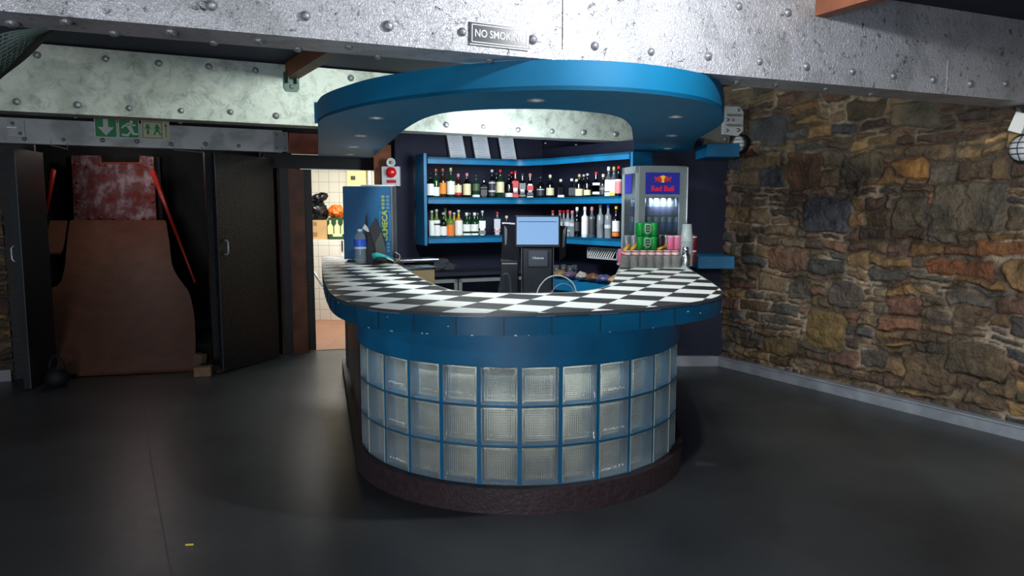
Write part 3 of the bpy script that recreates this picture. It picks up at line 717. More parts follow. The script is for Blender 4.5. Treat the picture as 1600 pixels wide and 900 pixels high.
# bolted plates and grey end of the far beam on the stone wall
pw = (SW0.x + SWN.x * .02, SW0.y + SWN.y * .02); wn = Vector((SWN.x, SWN.y, 0))
bm = B()
c0 = aty(1109, 214, 7.05); c1_ = aty(1142, 190, 7.05)
FN = Vector((0.2, -1, 0)).normalized()
t = thing('beam_end_bracket', 'grey riveted bracket at the corner where the canopy meets the stone wall', 'bracket', aty(1143, 190, 7.02))
M = frame_M(aty(1143, 190, 7.02), (1, .2, 0)); px = 7.02 / F
bm = B(); poly_on(bm, M, [(-16 * px, 22 * px), (10 * px, 22 * px), (17 * px, 14 * px), (17 * px, -14 * px), (9 * px, -22 * px), (-16 * px, -20 * px)], -.03, 0); obj('angle_plate', bm, STEEL3, t)
bm = B(); poly_on(bm, M, [(-44 * px, 20 * px), (-2 * px, 20 * px), (-2 * px, -36 * px), (-44 * px, -36 * px)], 0.002, .05); obj('beam_end', bm, mat('olive_grey_steel', (116, 120, 112), .5, .2, var=.2), t)
for z_ in (9, -6):
    bm = B(); box(bm, (-1 * px, -.045, z_ * px), (24 * px, .03, 2.6 * px)); bm.transform(M); obj('rib', bm, GREYMET, t)
rivets(t, [M @ Vector((x * px, -.03, z * px)) for x, z in [(-10, 2), (-1, 2), (7, 17), (-10, -14), (8, -13)]] + [M @ Vector((-10 * px, 0, -27 * px))], Vector((.2, -1, 0)), .016)

# ceiling sheet edge with staples over the front beam
# row of small pale staples on the dark ceiling at the top right
bm = B()
sp0 = [(1310, 4), (1318, 5), (1337, 10), (1349, 13), (1358, 16), (1367, 18), (1378, 17), (1388, 20), (1398, 20), (1408, 22), (1430, 26), (1445, 29), (1470, 32), (1478, 33), (1488, 35), (1497, 34), (1507, 37), (1515, 38), (1532, 42), (1549, 43), (1558, 45), (1566, 45), (1577, 48), (1590, 49)]
for k, (u, v) in enumerate(sp0):
    p = atpl(u, v, pn, nn) + BN1 * 0.016
    box(bm, p, (.004, .004, .022 + .008 * ((k * 7) % 3)), ry=math.radians(-25 + (k * 37) % 20))
tag(obj('staple_row', bm, mat('staple_metal', (170, 175, 185), .3, .7)), 'row of small bright staples along the dark top of the front beam', 'staples')['kind'] = 'stuff'

# ================================================================== DOORS
def door_leaf(label, hinge, free, hh, th, m, handle_at, face, n_side):
    hinge = Vector(hinge); free = Vector(free); d = (free - hinge).normalized(); n = Vector((-d.y, d.x)) * n_side
    t = thing('double_door_leaf', label, 'door', (hinge.x, hinge.y, 0))
    bm = B(); prism(bm, [hinge, free, free + n * th, hinge + n * th], 0.012, hh); obj('panel', bm, m, t)
    bm = B(); ribbon(bm, [free + d * 0.0, free + d * .006], 0.012, hh, .006 * n_side); obj('edge_trim', bm, mat('door_edge', (70, 84, 88), .5), t)
    # pull handle
    base = free - d * 0.07
    zc = handle_at; out = -n if face > 0 else n; base = base if face > 0 else base + n * th
    P = lambda s, z: Vector((base.x + out.x * s, base.y + out.y * s, z))
    bm = B(); pts_ = [P(-.004, zc + .065), P(.035, zc + .065), P(.05, zc + .045), P(.05, zc - .045), P(.035, zc - .065), P(-.004, zc - .065)]
    tube(bm, pts_, .009, 8); h = obj('pull_handle', bm, mat('bright_handle', (190, 195, 200), .35, .5), t, True)
    return t
door_leaf('glossy black open door leaf right of the ramp, grey pull handle', (-2.46, 7.70), (-2.745, 6.92), 2.08, 0.05, mat('lumpy_black_gloss_door', (9, 11, 19), 0.36, var=.3, bump=.9, bscale=75), 1.20, 1, -1)
door_leaf('narrow dark green-black open door leaf at the far left, pull handle on its left edge', (-4.27, 6.82), (-4.165, 6.28), 2.07, 0.06, mat('green_black_door', (26, 33, 36), 0.5, var=.3), 1.18, -1, -1)
# door edge wedge visible beside right leaf: black frame post
bm = B(); wall_box(bm, (-3.03, 7.38), (-2.80, 7.52), 0, 2.12, .08, 1); struct(obj('trim_6', bm, BLACK))
# small curtain-rail hooks above the doors
for (u0, v0, u1, v1, lb) in ((80, 227, 106, 233, 'short pale steel rod hung under the header beam above the ramp'), (271, 234, 316, 238, 'longer pale steel rod under the header beam left of the black door')):
    p, q = hdr_at(u0, v0, .005), hdr_at(u1, v1, .005); bm = B()
    tube(bm, [p + Vector((0, 0, .05)), p, q, q + Vector((0, 0, .05))], .006, 6); tag(obj('steel_rod', bm, GREYMET), lb, 'rod')

# ================================================================== RAMP ROOM
RAMPM = mat('brown_ramp_board', (104, 70, 54), 0.55, var=0.25, scale=7, bump=0.15, bscale=40)
A0, A1 = atz(70, 593, 0), atz(308, 580, 0)         # foot of the ramp
bd = (A1 - A0); bd.z = 0; bd.normalize(); up = Vector((-bd.y, bd.x, 0))     # run direction
RUN, RISE = 2.15, 1.44
def ramp_pt(u, v):
    r = Vector(ray(u, v)); o = Vector((0, 0, H))
    f = lambda t: (lambda p, s: p.z - RISE * (max(0, s) / RUN) ** 1.12)(o + r * t, (o + r * t - A0).dot(up))
    lo, hi = 4.0, 14.0
    for _ in range(50):
        m_ = (lo + hi) / 2
        if f(m_) > 0: lo = m_
        else: hi = m_
    return o + r * lo
OUT = [(590, 79, 306), (570, 79, 306), (540, 78, 306), (510, 77, 305), (490, 76, 303), (470, 70, 299), (461, 70, 296), (455, 76, 293), (450, 90, 289), (444, 96, 285), (435, 99, 278), (426, 101, 273), (415, 103, 269), (400, 104, 267), (380, 106, 265), (362, 108, 262), (354, 109, 261), (349.5, 110, 260), (347, 112, 258)]
NX = 14; rows = []
bm = B()
for v, ul, ur in OUT:
    rows.append([bm.verts.new(ramp_pt(ul + (ur - ul) * k / NX, v - 10.5 * (k / NX) * min(1, max(0, (v - 480) / 90)))) for k in range(NX + 1)])
for a, b in zip(rows, rows[1:]):
    for k in range(NX): bm.faces.new((a[k], a[k + 1], b[k + 1], b[k]))
bmesh.ops.recalc_face_normals(bm, faces=bm.faces[:])
bmesh.ops.solidify(bm, geom=bm.faces[:], thickness=0.03)
t = thing('access_ramp', 'brown bell-shaped board ramp rising behind the open black doors', 'ramp', A0)
obj('ramp_board', bm, RAMPM, t)
bm = B(); rows = []
for v, ul, ur in [(347.5, 80, 106), (352, 78, 105), (365, 76, 103), (380, 73, 101), (392, 71, 98), (398, 69, 93)]:
    rows.append([bm.verts.new(ramp_pt(ul + (ur - ul) * k / 4, v) + Vector((0, 0, -.01 * 0))) for k in range(5)])
for a, b in zip(rows, rows[1:]):
    for k in range(4): bm.faces.new((a[k], a[k + 1], b[k + 1], b[k]))
bmesh.ops.recalc_face_normals(bm, faces=bm.faces[:]); bmesh.ops.solidify(bm, geom=bm.faces[:], thickness=0.03)
obj('side_wing', bm, RAMPM, t)
# carcass of the ramp below the board
bm = B()
s0 = [Vector((A0.x, A0.y)) + Vector((bd.x, bd.y)) * .35 + Vector((up.x, up.y)) * 1.0, Vector((A0.x, A0.y)) + Vector((bd.x, bd.y)) * 1.1 + Vector((up.x, up.y)) * 1.0]
for s_ in s0:
    bm = B(); box(bm, (s_.x, s_.y, .27), (.08, .08, .54)); obj('support_leg', bm, BLACK, t)

# red patina sheet above the ramp
tc_ = aty(179, 296, 9.15)
t = thing('rusty_metal_sheet', 'mottled red and grey riveted metal sheet standing above the ramp', 'metal sheet', aty(179, 347, 9.15))
def red_mat():
    m = bpy.data.materials.new('mottled_red_sheet'); m.use_nodes = True
    nt = m.node_tree; N = nt.nodes; L = nt.links; b = N['Principled BSDF']; tc = N.new('ShaderNodeTexCoord')
    n = N.new('ShaderNodeTexNoise'); n.inputs['Scale'].default_value = 5; n.inputs['Detail'].default_value = 10; n.inputs['Roughness'].default_value = .65
    L.new(tc.outputs['Object'], n.inputs['Vector']); r = N.new('ShaderNodeValToRGB')
    r.color_ramp.elements[0].position = .40; r.color_ramp.elements[0].color = lin((140, 66, 58)); r.color_ramp.elements[1].position = .62; r.color_ramp.elements[1].color = lin((198, 180, 188))
    e = r.color_ramp.elements.new(.5); e.color = lin((140, 100, 104))
    L.new(n.outputs[0], r.inputs[0]); L.new(r.outputs[0], b.inputs['Base Color']); b.inputs['Roughness'].default_value = .45; b.inputs['Metallic'].default_value = .2
    return m
REDM = red_mat()
cs = [aty(112, 243, 9.15), aty(158, 243, 9.15), aty(158.5, 254, 9.15), aty(218.5, 254, 9.15), aty(218.5, 243, 9.15), aty(240, 245, 9.15), aty(245, 345, 9.15), aty(117, 345, 9.15)]
M = frame_M(tc_, (1, 0, 0)); iv = M.inverted(); pl = [((iv @ p).x, (iv @ p).z) for p in cs]
bm = B(); poly_on(bm, M, pl, -.01, .01); obj('sheet', bm, REDM, t)
bm = B(); box(bm, (0, 0, 0), (.50, .02, .012)); bm.transform(Matrix.Translation(aty(188, 254.5, 9.13))); obj('slot_bar', bm, mat('red_bar', (190, 90, 70), .4), t)
rivets(t, [aty(u, v, 9.138) for u, v in [(118, 256), (137, 260), (157, 257), (166, 257), (218, 256), (227, 260), (236, 251), (236, 257), (121, 285), (121, 314), (120, 333), (238, 287), (238, 314), (141, 341), (158, 340), (178, 341), (200, 340), (224, 341)]], (0, -1, 0), .02, mat('red_rivet', (150, 90, 80), .4, .3))
bm = B(); wall_box(bm, (aty(113, 300, 9.25).x, 9.25), (aty(106, 300, 9.25).x, 9.25), 0, 2.2, .06, -1)
wall_box(bm, (aty(246, 300, 9.25).x, 9.25), (aty(252, 300, 9.25).x, 9.25), 0, 2.2, .06, 1); obj('side_rail', bm, mat('dark_rail', (30, 34, 40), .4), t)
REDP = mat('red_painted_rod', (165, 40, 30), .4, var=.3, scale=20)
def rod(u0, v0, y0, u1, v1, y1, r0, r1, lb):
    bm = B(); a, b = aty(u0, v0, y0), aty(u1, v1, y1); tube(bm, [a, a.lerp(b, .4), b], [r0, (r0 + r1) / 2, r1], 10); tag(obj('red_gas_strut', bm, REDP, None, True), lb, 'rod')
rod(83, 265, 8.2, 63, 372, 8.4, .033, .02, 'thick red rod leaning left of the red sheet')
rod(238, 267, 8.6, 305, 442, 8.0, .03, .012, 'long red rod slanting down right of the red sheet')
# things at the foot
t = thing('kettlebell', 'black kettlebell-like weight with a loop handle at the foot of the left door', 'weight', atz(90, 603, 0))
o_ = atz(90, 603, 0); bm = B(); lathe(bm, [(.05, 0), (.085, .02), (.10, .07), (.085, .13), (.05, .16), (.001, .165)], o_, 20); obj('body', bm, BLACKRUB, t, True)
bm = B(); tube(bm, arc_pts(lambda a: o_ + Vector((math.cos(a) * .062, 0, .15 + math.sin(a) * .12)), -.1, PI + .1, 12), .014, 8); obj('loop_handle', bm, BLACKRUB, t, True)
WBLK = mat('offcut_timber', (140, 112, 84), .7, var=.3, scale=14)
o_ = atz(318, 587, 0); bm = B(); box(bm, (o_.x, o_.y, .045), (.15, .10, .09), .2, bev=.004); tag(obj('timber_offcut', bm, WBLK), 'pale timber block lying flat by the right foot of the ramp', 'wood block')
o_ = atz(309, 580, 0); bm = B(); box(bm, (o_.x, o_.y + .05, .08), (.10, .08, .16), -.3, ry=.15, bev=.004); tag(obj('timber_offcut', bm, mat('grey_offcut', (112, 96, 80), .7, var=.3)), 'greyish upright timber block leaning behind the flat one', 'wood block')
o_ = atz(343, 583, 0); bm = B(); lathe(bm, [(.05, 0), (.06, .01), (.055, .04), (.02, .06), (.001, .062)], o_, 14); tag(obj('rubber_door_stop', bm, BLACKRUB, None, True), 'small black rubber door stop beside the timber blocks', 'door stop')
o_ = atz(296, 853, 0); bm = B(); tube(bm, [o_ + Vector((-.018, 0, .005)), o_ + Vector((.018, .004, .005))], .005, 8); tag(obj('cigarette_butt', bm, mat('butt_yellow', (215, 200, 90), .7)), 'tiny yellow butt lying on the floor at the front left', 'litter')
# thin pale paint line on the floor
bm = B(); ln = [atz(u, v, .001) for u, v in [(222, 600), (231, 690), (240, 745), (251, 805), (262, 870), (268, 900)]]
for a, b in zip(ln, ln[1:]):
    d = (b - a); d.z = 0; d.normalize(); n = Vector((-d.y, d.x, 0)) * .003
    bm.faces.new([bm.verts.new(a - n), bm.verts.new(a + n), bm.verts.new(b + n), bm.verts.new(b - n)])
struct(obj('trim_7', bm, mat('worn_joint', (84, 86, 86), .6)))

# hanging black net, top left
t = thing('bundled_net', 'black netting bunched under the front beam at the top left', 'net', aty(30, 80, 3.4))
NET = mat('black_net', (105, 125, 120), .45, var=.3)
def netpt(a, b_):   # a along the bundle, b across
    u = 96 - 160 * a - 24 * b_ * (1 - a); v = 34 + 16 * b_ + (122 - 84 * (1 - b_)) * a + 6 * math.sin(a * 9 + b_ * 5) * .4
    y = 3.05 + .35 * b_ - .1 * math.sin(b_ * PI) 
    return aty(u, v, y)
bm = B()
for i in range(12):
    tube(bm, [netpt(k / 14, i / 11) for k in range(15)], .005, 5)
for k in range(17):
    tube(bm, [netpt(k / 16, i / 12) for i in range(13)], .004, 4)
obj('mesh', bm, NET, t)
bm = B()
g = [[bm.verts.new(netpt(i / 16, j / 10) + Vector((-.03, .12, .03))) for j in range(11)] for i in range(17)]
for i in range(16):
    for j in range(10): bm.faces.new((g[i][j], g[i + 1][j], g[i + 1][j + 1], g[i][j + 1]))
bmesh.ops.solidify(bm, geom=bm.faces[:], thickness=.02); obj('bundle', bm, BLACKRUB, t)

# ================================================================== THE BAR
BC = Vector((0.04, 4.70)); RG = 1.0
def arc_plan(R, a0, a1, n): return [Vector((BC.x + R * math.sin(a), BC.y - R * math.cos(a))) for a in [a0 + (a1 - a0) * k / n for k in range(n + 1)]]
DL = Vector((-0.26, 1)).normalized(); DR = Vector((0.13, 1)).normalized()
AEND = math.radians(78)
bar = thing('bar_counter', 'curved blue bar with glass block front and checkered top', 'bar counter', (BC.x, BC.y, 0))
def body_path(R, back=2.5):
    a = arc_plan(R, -AEND, AEND, 48)
    L_ = a[0] + DL * back * 1.03; R_ = a[-1] + DR * max(.12, back - .35)
    return [L_] + a + [R_]
# plinth
bm = B(); ribbon(bm, body_path(RG + .045), 0, .137, .09); obj('plinth', bm, PLINTH, bar)
# apron under the counter
bm = B(); ribbon(bm, body_path(RG + .012, .12), .772, 1.0, .06); obj('apron', bm, BLUE, bar)
bm = B(); ribbon(bm, [arc_plan(RG + .012, -AEND, AEND, 2)[0] + DL * .12, arc_plan(RG + .012, -AEND, AEND, 2)[0] + DL * 2.55], .9, 1.0, -.06); ribbon(bm, [arc_plan(RG + .012, -AEND, AEND, 2)[-1] + DR * .12, arc_plan(RG + .012, -AEND, AEND, 2)[-1] + DR * 2.1], .9, 1.0, .06)
obj('apron', bm, BLACK, bar)
# side walls and pillars
aL = arc_plan(RG, -AEND, AEND, 2)[0]; aR = arc_plan(RG, -AEND, AEND, 2)[-1]
bm = B(); ribbon(bm, [aL + DL * .0, aL + DL * .17], .0, 1.0, -.07); obj('pillar', bm, PLINTH, bar)
bm = B(); ribbon(bm, [aL + DL * .17, aL + DL * 2.2], .137, 1.0, -.05); obj('side_panel', bm, TILEP, bar)
bm = B(); ribbon(bm, [aL + DL * 2.2 + Vector((-.015, 0)), aL + DL * 2.4 + Vector((-.015, 0))], .0, 1.0, -.09); obj('pillar', bm, PLINTH, bar)
bm = B(); ribbon(bm, [aR, aR + DR * 2.15], .0, 1.0, .07); obj('side_panel', bm, BLACK, bar)
# glass blocks
NB = 12; PA = .212 / RG; BW, BH, BT = .189, .199, .075
def block_mesh():
    bm = B(); hw, hh = BW / 2, BH / 2; rim = .011
    edge = [0, .003, rim, rim + .005]
    def axis(h, ribs):
        a = [-h + e for e in edge]; b_ = [h - e for e in edge[::-1]]
        lo, hi = a[-1], b_[0]; n = 8 * 13 if ribs else 3
        return a + [lo + (hi - lo) * k / n for k in range(1, n)] + b_
    def face(y, sgn, vert):
        X = axis(hw, vert); Z = axis(hh, not vert); g = []
        for x in X:
            row = []
            for z in Z:
                e = min(hw - abs(x), hh - abs(z)); k = min(1, max(0, (e - rim) / .005))
                yy = y + sgn * .006 * k
                q = x / (hw - rim - .005) if vert else z / (hh - rim - .005)
                if k >= .999: yy += sgn * .0028 * (1 - math.cos(q * 13 * PI / 1.0)) * .9
                if e < .002: yy += sgn * .003
                row.append(bm.verts.new((x, yy, z)))
            g.append(row)
        nx, nz = len(X) - 1, len(Z) - 1
        for i in range(nx):
            for j in range(nz):
                f = (g[i][j], g[i + 1][j], g[i + 1][j + 1], g[i][j + 1]); bm.faces.new(f if sgn > 0 else f[::-1])
        return g
    face(0, 1, True); face(BT, -1, False)
    me = bpy.data.meshes.new('glass_block')
    for (x0, x1, z0, z1) in ((-hw, -hw, -hh, hh), (hw, hw, -hh, hh), (-hw, hw, -hh, -hh), (-hw, hw, hh, hh)):
        f = bm.faces.new([bm.verts.new(p) for p in ((x0, .002, z0), (x1, .002, z1), (x1, BT - .002, z1), (x0, BT - .002, z0))]); f.material_index = 1
    bm.normal_update(); bm.to_mesh(me); bm.free()
    me.materials.append(BLOCKM); me.materials.append(mat('block_side_glass', (190, 205, 198), .25, spec=.8))
    for p in me.polygons: p.use_smooth = p.material_index == 0
    return me
bme = block_mesh()
ZB = [.140 + .2107 * k + BH / 2 for k in range(3)]
angs = [(k - NB / 2 + .5) * PA for k in range(NB)]
for a in angs:
    for z in ZB:
        o = bpy.data.objects.new('glass_block', bme); C.objects.link(o); o.parent = bar
        p = Vector((BC.x + RG * math.sin(a), BC.y - RG * math.cos(a)))
        o.location = (p.x - BC.x, p.y - BC.y, z); o.rotation_euler = (0, 0, a)
# blue mortar grid
bm = B()
for k in range(NB + 1):
    a = (k - NB / 2) * PA; p = Vector((BC.x + (RG - .034) * math.sin(a), BC.y - (RG - .034) * math.cos(a), .456)); box(bm, p, (.0225, .064, .64), a)
for z in (.1395, .1395 + .2107 - .003, .1395 + .4214 - .003, .772 - .005):
    ribbon(bm, arc_plan(RG - .002, -NB / 2 * PA, NB / 2 * PA, 40), z - .0055, z + .0055, .062)
obj('mortar_grid', bm, BLUE, bar)
# inner lining seen through the glass
bm = B(); ribbon(bm, arc_plan(RG - .30, -AEND, AEND, 30), 0.05, .70, .03)
obj('inner_lining', bm, mat('pale_lining_board', (228, 224, 210), .6, col2=(44, 44, 48), scale=5.5, detail=1), bar)
for k in range(7):
    a = (k - 3) * .34
    lamp('glass_block_fill', 'AREA', (BC.x + (RG - .18) * math.sin(a), BC.y - (RG - .18) * math.cos(a), .97), 3.0, (1.0, .98, .95), .12, (BC.x + (RG - .26) * math.sin(a), BC.y - (RG - .26) * math.cos(a), 0))  # invented fills, no such lamps known; brighten the interior behind the glass blocks
# counter top
outer_px = [(503, 405), (504, 422), (508, 441), (520, 461), (550, 474), (600, 483), (700, 489), (800, 490), (900, 488), (1000, 482), (1080, 473), (1118, 465), (1128, 456), (1115, 444), (1093, 430), (1077, 420)]
inner_px = [(620, 412), (650, 430), (668, 440), (690, 449), (722, 455.5), (800, 458.5), (880, 457.5), (920, 454), (945, 448.5), (955, 441), (967, 419)]
outer = [atz(u, v, 1.1).to_2d() for u, v in outer_px]; inner = [atz(u, v, 1.1).to_2d() for u, v in inner_px]
outer = [outer[0] + (outer[0] - outer[1]).normalized() * .5] + outer + [outer[-1] + Vector((.13, 1)).normalized() * 1.0]
inner = [inner[0] + (inner[0] - inner[1]).normalized() * .55] + inner + [inner[-1] + Vector((.17, 1)).normalized() * 1.0]
outer_s = spline([(p.x, p.y) for p in outer], 8) if False else [Vector(p) for p in spline([(p.x, p.y, 0) for p in outer], 8)]
inner_s = [Vector(p) for p in spline([(p.x, p.y, 0) for p in inner], 8)]
poly = [p.to_2d() for p in outer_s] + [p.to_2d() for p in inner_s[::-1]]
bm = B(); prism(bm, poly, 1.085, 1.1); obj('worktop', bm, CHECK, bar)
op = [p.to_2d() for p in outer_s]
bm = B(); ribbon(bm, op, 1.0, 1.088, .035); obj('counter_edge', bm, EDGET, bar)
bm = B(); prism(bm, poly, 1.0, 1.084); obj('counter_core', bm, BLUE, bar)
bm = B(); ribbon(bm, op, 1.0885, 1.1025, -.004); obj('edge_trim', bm, mat('dark_grey_edge_trim', (70, 74, 78), .4, .3), bar)
bm = B(); ribbon(bm, [p.to_2d() for p in inner_s], 1.088, 1.1025, -.004); obj('inner_edge_trim', bm, mat('pale_edge_trim', (190, 192, 190), .4), bar)
# joints between the edge tiles
bm = B(); acc = 0; last = op[0]
ou = [p for p in op]
out_n = []
for i in range(1, len(ou)):
    seg = (ou[i] - ou[i - 1]).length; acc += seg
    if acc > .195:
        acc = 0; tg = (ou[i] - ou[i - 1]).normalized(); box(bm, (ou[i].x + tg.y * .0006, ou[i].y - tg.x * .0006, 1.044), (.004, .005, .084), math.atan2(tg.y, tg.x))
obj('edge_tile_joint', bm, mat('joint_dark', (16, 44, 66), .6), bar)['kind'] = 'stuff'

bm = B()
for k in range(24):
    i_ = random.randint(20, len(op) - 22); p_ = op[i_].lerp(op[i_ + 1], random.random()); tg = (op[i_ + 1] - op[i_]).normalized()
    box(bm, (p_.x + tg.y * .0008, p_.y - tg.x * .0008, 1.001 if k % 3 else random.uniform(1.01, 1.08)), (random.uniform(.003, .012), .003, random.uniform(.002, .006)), math.atan2(tg.y, tg.x))
obj('chipped_paint', bm, mat('chip_white', (190, 196, 198), .7), bar)['kind'] = 'stuff'
# ================================================================== CANOPY
co_px = [(497, 192), (510, 182), (550, 170), (600, 160), (700, 148), (800, 141.5), (900, 140), (1000, 144.5), (1085, 155), (1122, 167), (1130, 180), (1126, 195)]
ci_px = [(624, 209), (640, 197), (665, 184), (700, 175.5), (760, 171), (820, 170), (880, 171.5), (940, 177), (970, 184), (984, 195), (988, 207)]
ZK = 2.11; ZT = 2.243
co = [atz(u, v, ZK).to_2d() for u, v in co_px]; ci = [atz(u, v, ZK).to_2d() for u, v in ci_px]
co = [co[0] + Vector((-.26, 1)) * 3.15, co[0] + Vector((-.26, 1)) * .35] + co + [co[-1] + Vector((.11, 1)).normalized() * 1.1, co[-1] + Vector((.16, 1)).normalized() * 2.35]
ci = [ci[0] + Vector((-.265, 1)) * 2.75, ci[0] + Vector((-.265, 1)) * .4] + ci + [ci[-1] + Vector((.17, 1)).normalized() * 1.85]
co_s = [p.to_2d() for p in spline([(p.x, p.y, 0) for p in co], 8)]; ci_s = [p.to_2d() for p in spline([(p.x, p.y, 0) for p in ci], 8)]
can = thing('bar_canopy', 'blue U-shaped canopy hanging above the bar', 'canopy', (0, 4.7, ZK))
bm = B(); prism(bm, co_s + ci_s[::-1], ZK, ZK + .018); obj('soffit', bm, BLUEC, can)
bm = B(); ribbon(bm, co_s, ZK - .001, ZT, .018); obj('fascia', bm, BLUEC, can, True)
bm = B(); ribbon(bm, ci_s, ZK - .001, ZT, -.018); obj('inner_fascia', bm, BLUEC, can, True)
for ob in can.children:
    if 'fascia' in ob.name:
        ob.data.set_sharp_from_angle(angle=math.radians(35))
# downlights
first = None
LBL = {588: 'nearest downlight in the left arm of the canopy', 563: 'second downlight in the left arm of the canopy', 552: 'third downlight in the left arm of the canopy', 546: 'farthest downlight in the left arm of the canopy',
       838: 'lone downlight at the front middle of the canopy', 1056: 'nearest downlight in the right arm of the canopy', 1050: 'second downlight in the right arm of the canopy', 1044: 'third downlight in the right arm of the canopy', 1040: 'farthest downlight in the right arm of the canopy'}
for u, v in [(588, 184), (563, 211.5), (552, 229), (546, 241), (838, 156.5), (1056, 182), (1050, 211.5), (1044, 232), (1040, 245)]:
    p = atz(u, v, ZK)
    t = thing('downlight', LBL[u] + ', small grey ring', 'downlight', p, 0, 'downlights in the canopy')
    lamp('downlight_beam', 'SPOT', (p.x, p.y, p.z - .02), 8.5, (.95, 1.0, .97), .03, (p.x, p.y, 0), spot=110, blend=1.0)
    if first is None:
        bm = B(); lathe(bm, [(.030, -.004), (.042, -.006), (.048, -.001), (.048, .0)], n=24, cap=False); lathe(bm, [(.030, -.004), (.030, .004)], n=24, cap=False); o1 = new_obj('trim_ring', bm, GREYMET, t, True)
        bm = B(); lathe(bm, [(.0295, -.001), (.018, -.003), (.001, -.0035)], n=20); o2 = new_obj('lens', bm, mat('dull_lens', (150, 158, 160), .2, spec=.9, emit=(200, 210, 205), estr=.25), t, True)
        first = (o1, o2)
    else:
        for q in first:
            c_ = q.copy(); C.objects.link(c_); c_.parent = t
# batten light bodies
def batten(label, loc, ln, rz):
    t = thing('batten_light', label, 'light', loc, rz)
    bm = B(); box(bm, (0, 0, .05), (ln, .06, .05), bev=.008); new_obj('housing', bm, WHITEP, t)
    for s in (-1, 1):
        bm = B(); box(bm, (s * (ln / 2 - .02), 0, .02), (.03, .03, .05), bev=.004); new_obj('lamp_holder', bm, WHITEP, t)
# ================================================================== BACK SHELF UNIT
P0, P1, P2, P3 = Vector((-.862, 7.65)), Vector((.10, 8.08)), Vector((.42, 7.84)), Vector((1.09, 6.95))
def front_path(off):
    base = [P0, P1 - (P1 - P0).normalized() * .16, P1 + Vector((.02, -.01)), P2, P3]
    pth = [P0] + [q.to_2d() for q in spline([(p.x, p.y, 0) for p in base[1:4]], 6)] + [P3]
    out = []
    for i, p in enumerate(pth):
        t_ = (pth[min(i + 1, len(pth) - 1)] - pth[max(i - 1, 0)]).normalized(); out.append(p + Vector((-t_.y, t_.x)) * off)
    return out
unit = thing('back_bar_shelving', 'bright blue corner shelving with two tiers of bottles', 'shelving', (0, 8.1, 1.2))
nA = Vector((-.436, 1)).normalized()
for zt in (2.09, 1.681, 1.272):
    fp = front_path(0.0); bk = [fp[0] + nA * .28, W1c + Vector((-.02, -.06)), fp[-1] + Vector((.8, .6)) * .28]
    bm = B(); prism(bm, fp + bk[::-1], zt - .022, zt); ribbon(bm, front_path(0.0), zt - .067, zt, .018); obj('shelf', bm, BLUE, unit)
bm = B(); wall_box(bm, P0 + Vector((-.012, .0)), P0 + nA * .30 + Vector((-.012, 0)), 1.185, 2.125, .03, 1); obj('side_panel', bm, BLUE, unit)
bm = B(); wall_box(bm, P3 - Vector((-.01, .0)), P3 + Vector((.8, .6)) * .28, 1.185, 2.088, .03, -1); obj('side_panel', bm, BLUE, unit)

# ------------------------------------------------------------------ bottles
def shelf_spot(u, depth):
    """point on a shelf, depth behind the front edge, that stands at picture column u"""
    fp = front_path(depth); r = (u - 800) / F
    rr = ray(u, 330); k = rr[0] / rr[1]
    for a, b in zip(fp, fp[1:]):
        fa, fb = a.x - k * a.y, b.x - k * b.y
        if fa * fb <= 0: t_ = fa / (fa - fb); return a.lerp(b, t_)
    return fp[-1]
GL = {'green': ('bottle_green_glass', (24, 60, 36), .9), 'dark': ('dark_glass', (12, 14, 16), .97), 'brown': ('brown_glass', (52, 28, 14), .93), 'clear': ('clear_glass', (185, 195, 200), .38),
      'yellow': ('yellow_liqueur', (190, 150, 30), .85), 'white': ('white_bottle', (225, 228, 232), 1), 'palegreen': ('pale_green_glass', (110, 140, 60), .75), 'red': ('red_bottle', (110, 24, 32), .95), 'grey': ('grey_glass', (110, 120, 130), .5)}
def glassm(k):
    n, c, f = GL[k]; return clear_mat(n, c, f, .08)
COLS = {'white': (228, 230, 226), 'cream': (222, 214, 172), 'amber': (224, 140, 40), 'red': (196, 36, 48), 'pink': (214, 130, 135), 'copper': (150, 84, 56), 'gold': (200, 178, 110), 'silver': (190, 196, 205), 'black': (22, 24, 28),
        'grey': (110, 116, 118), 'olive': (70, 84, 60), 'blue': (50, 90, 200), 'orange': (230, 120, 40), 'yellow': (225, 200, 60), 'darkgrey': (52, 56, 60)}
def lm(c, r=.5): return mat('label_' + c, COLS[c], r)
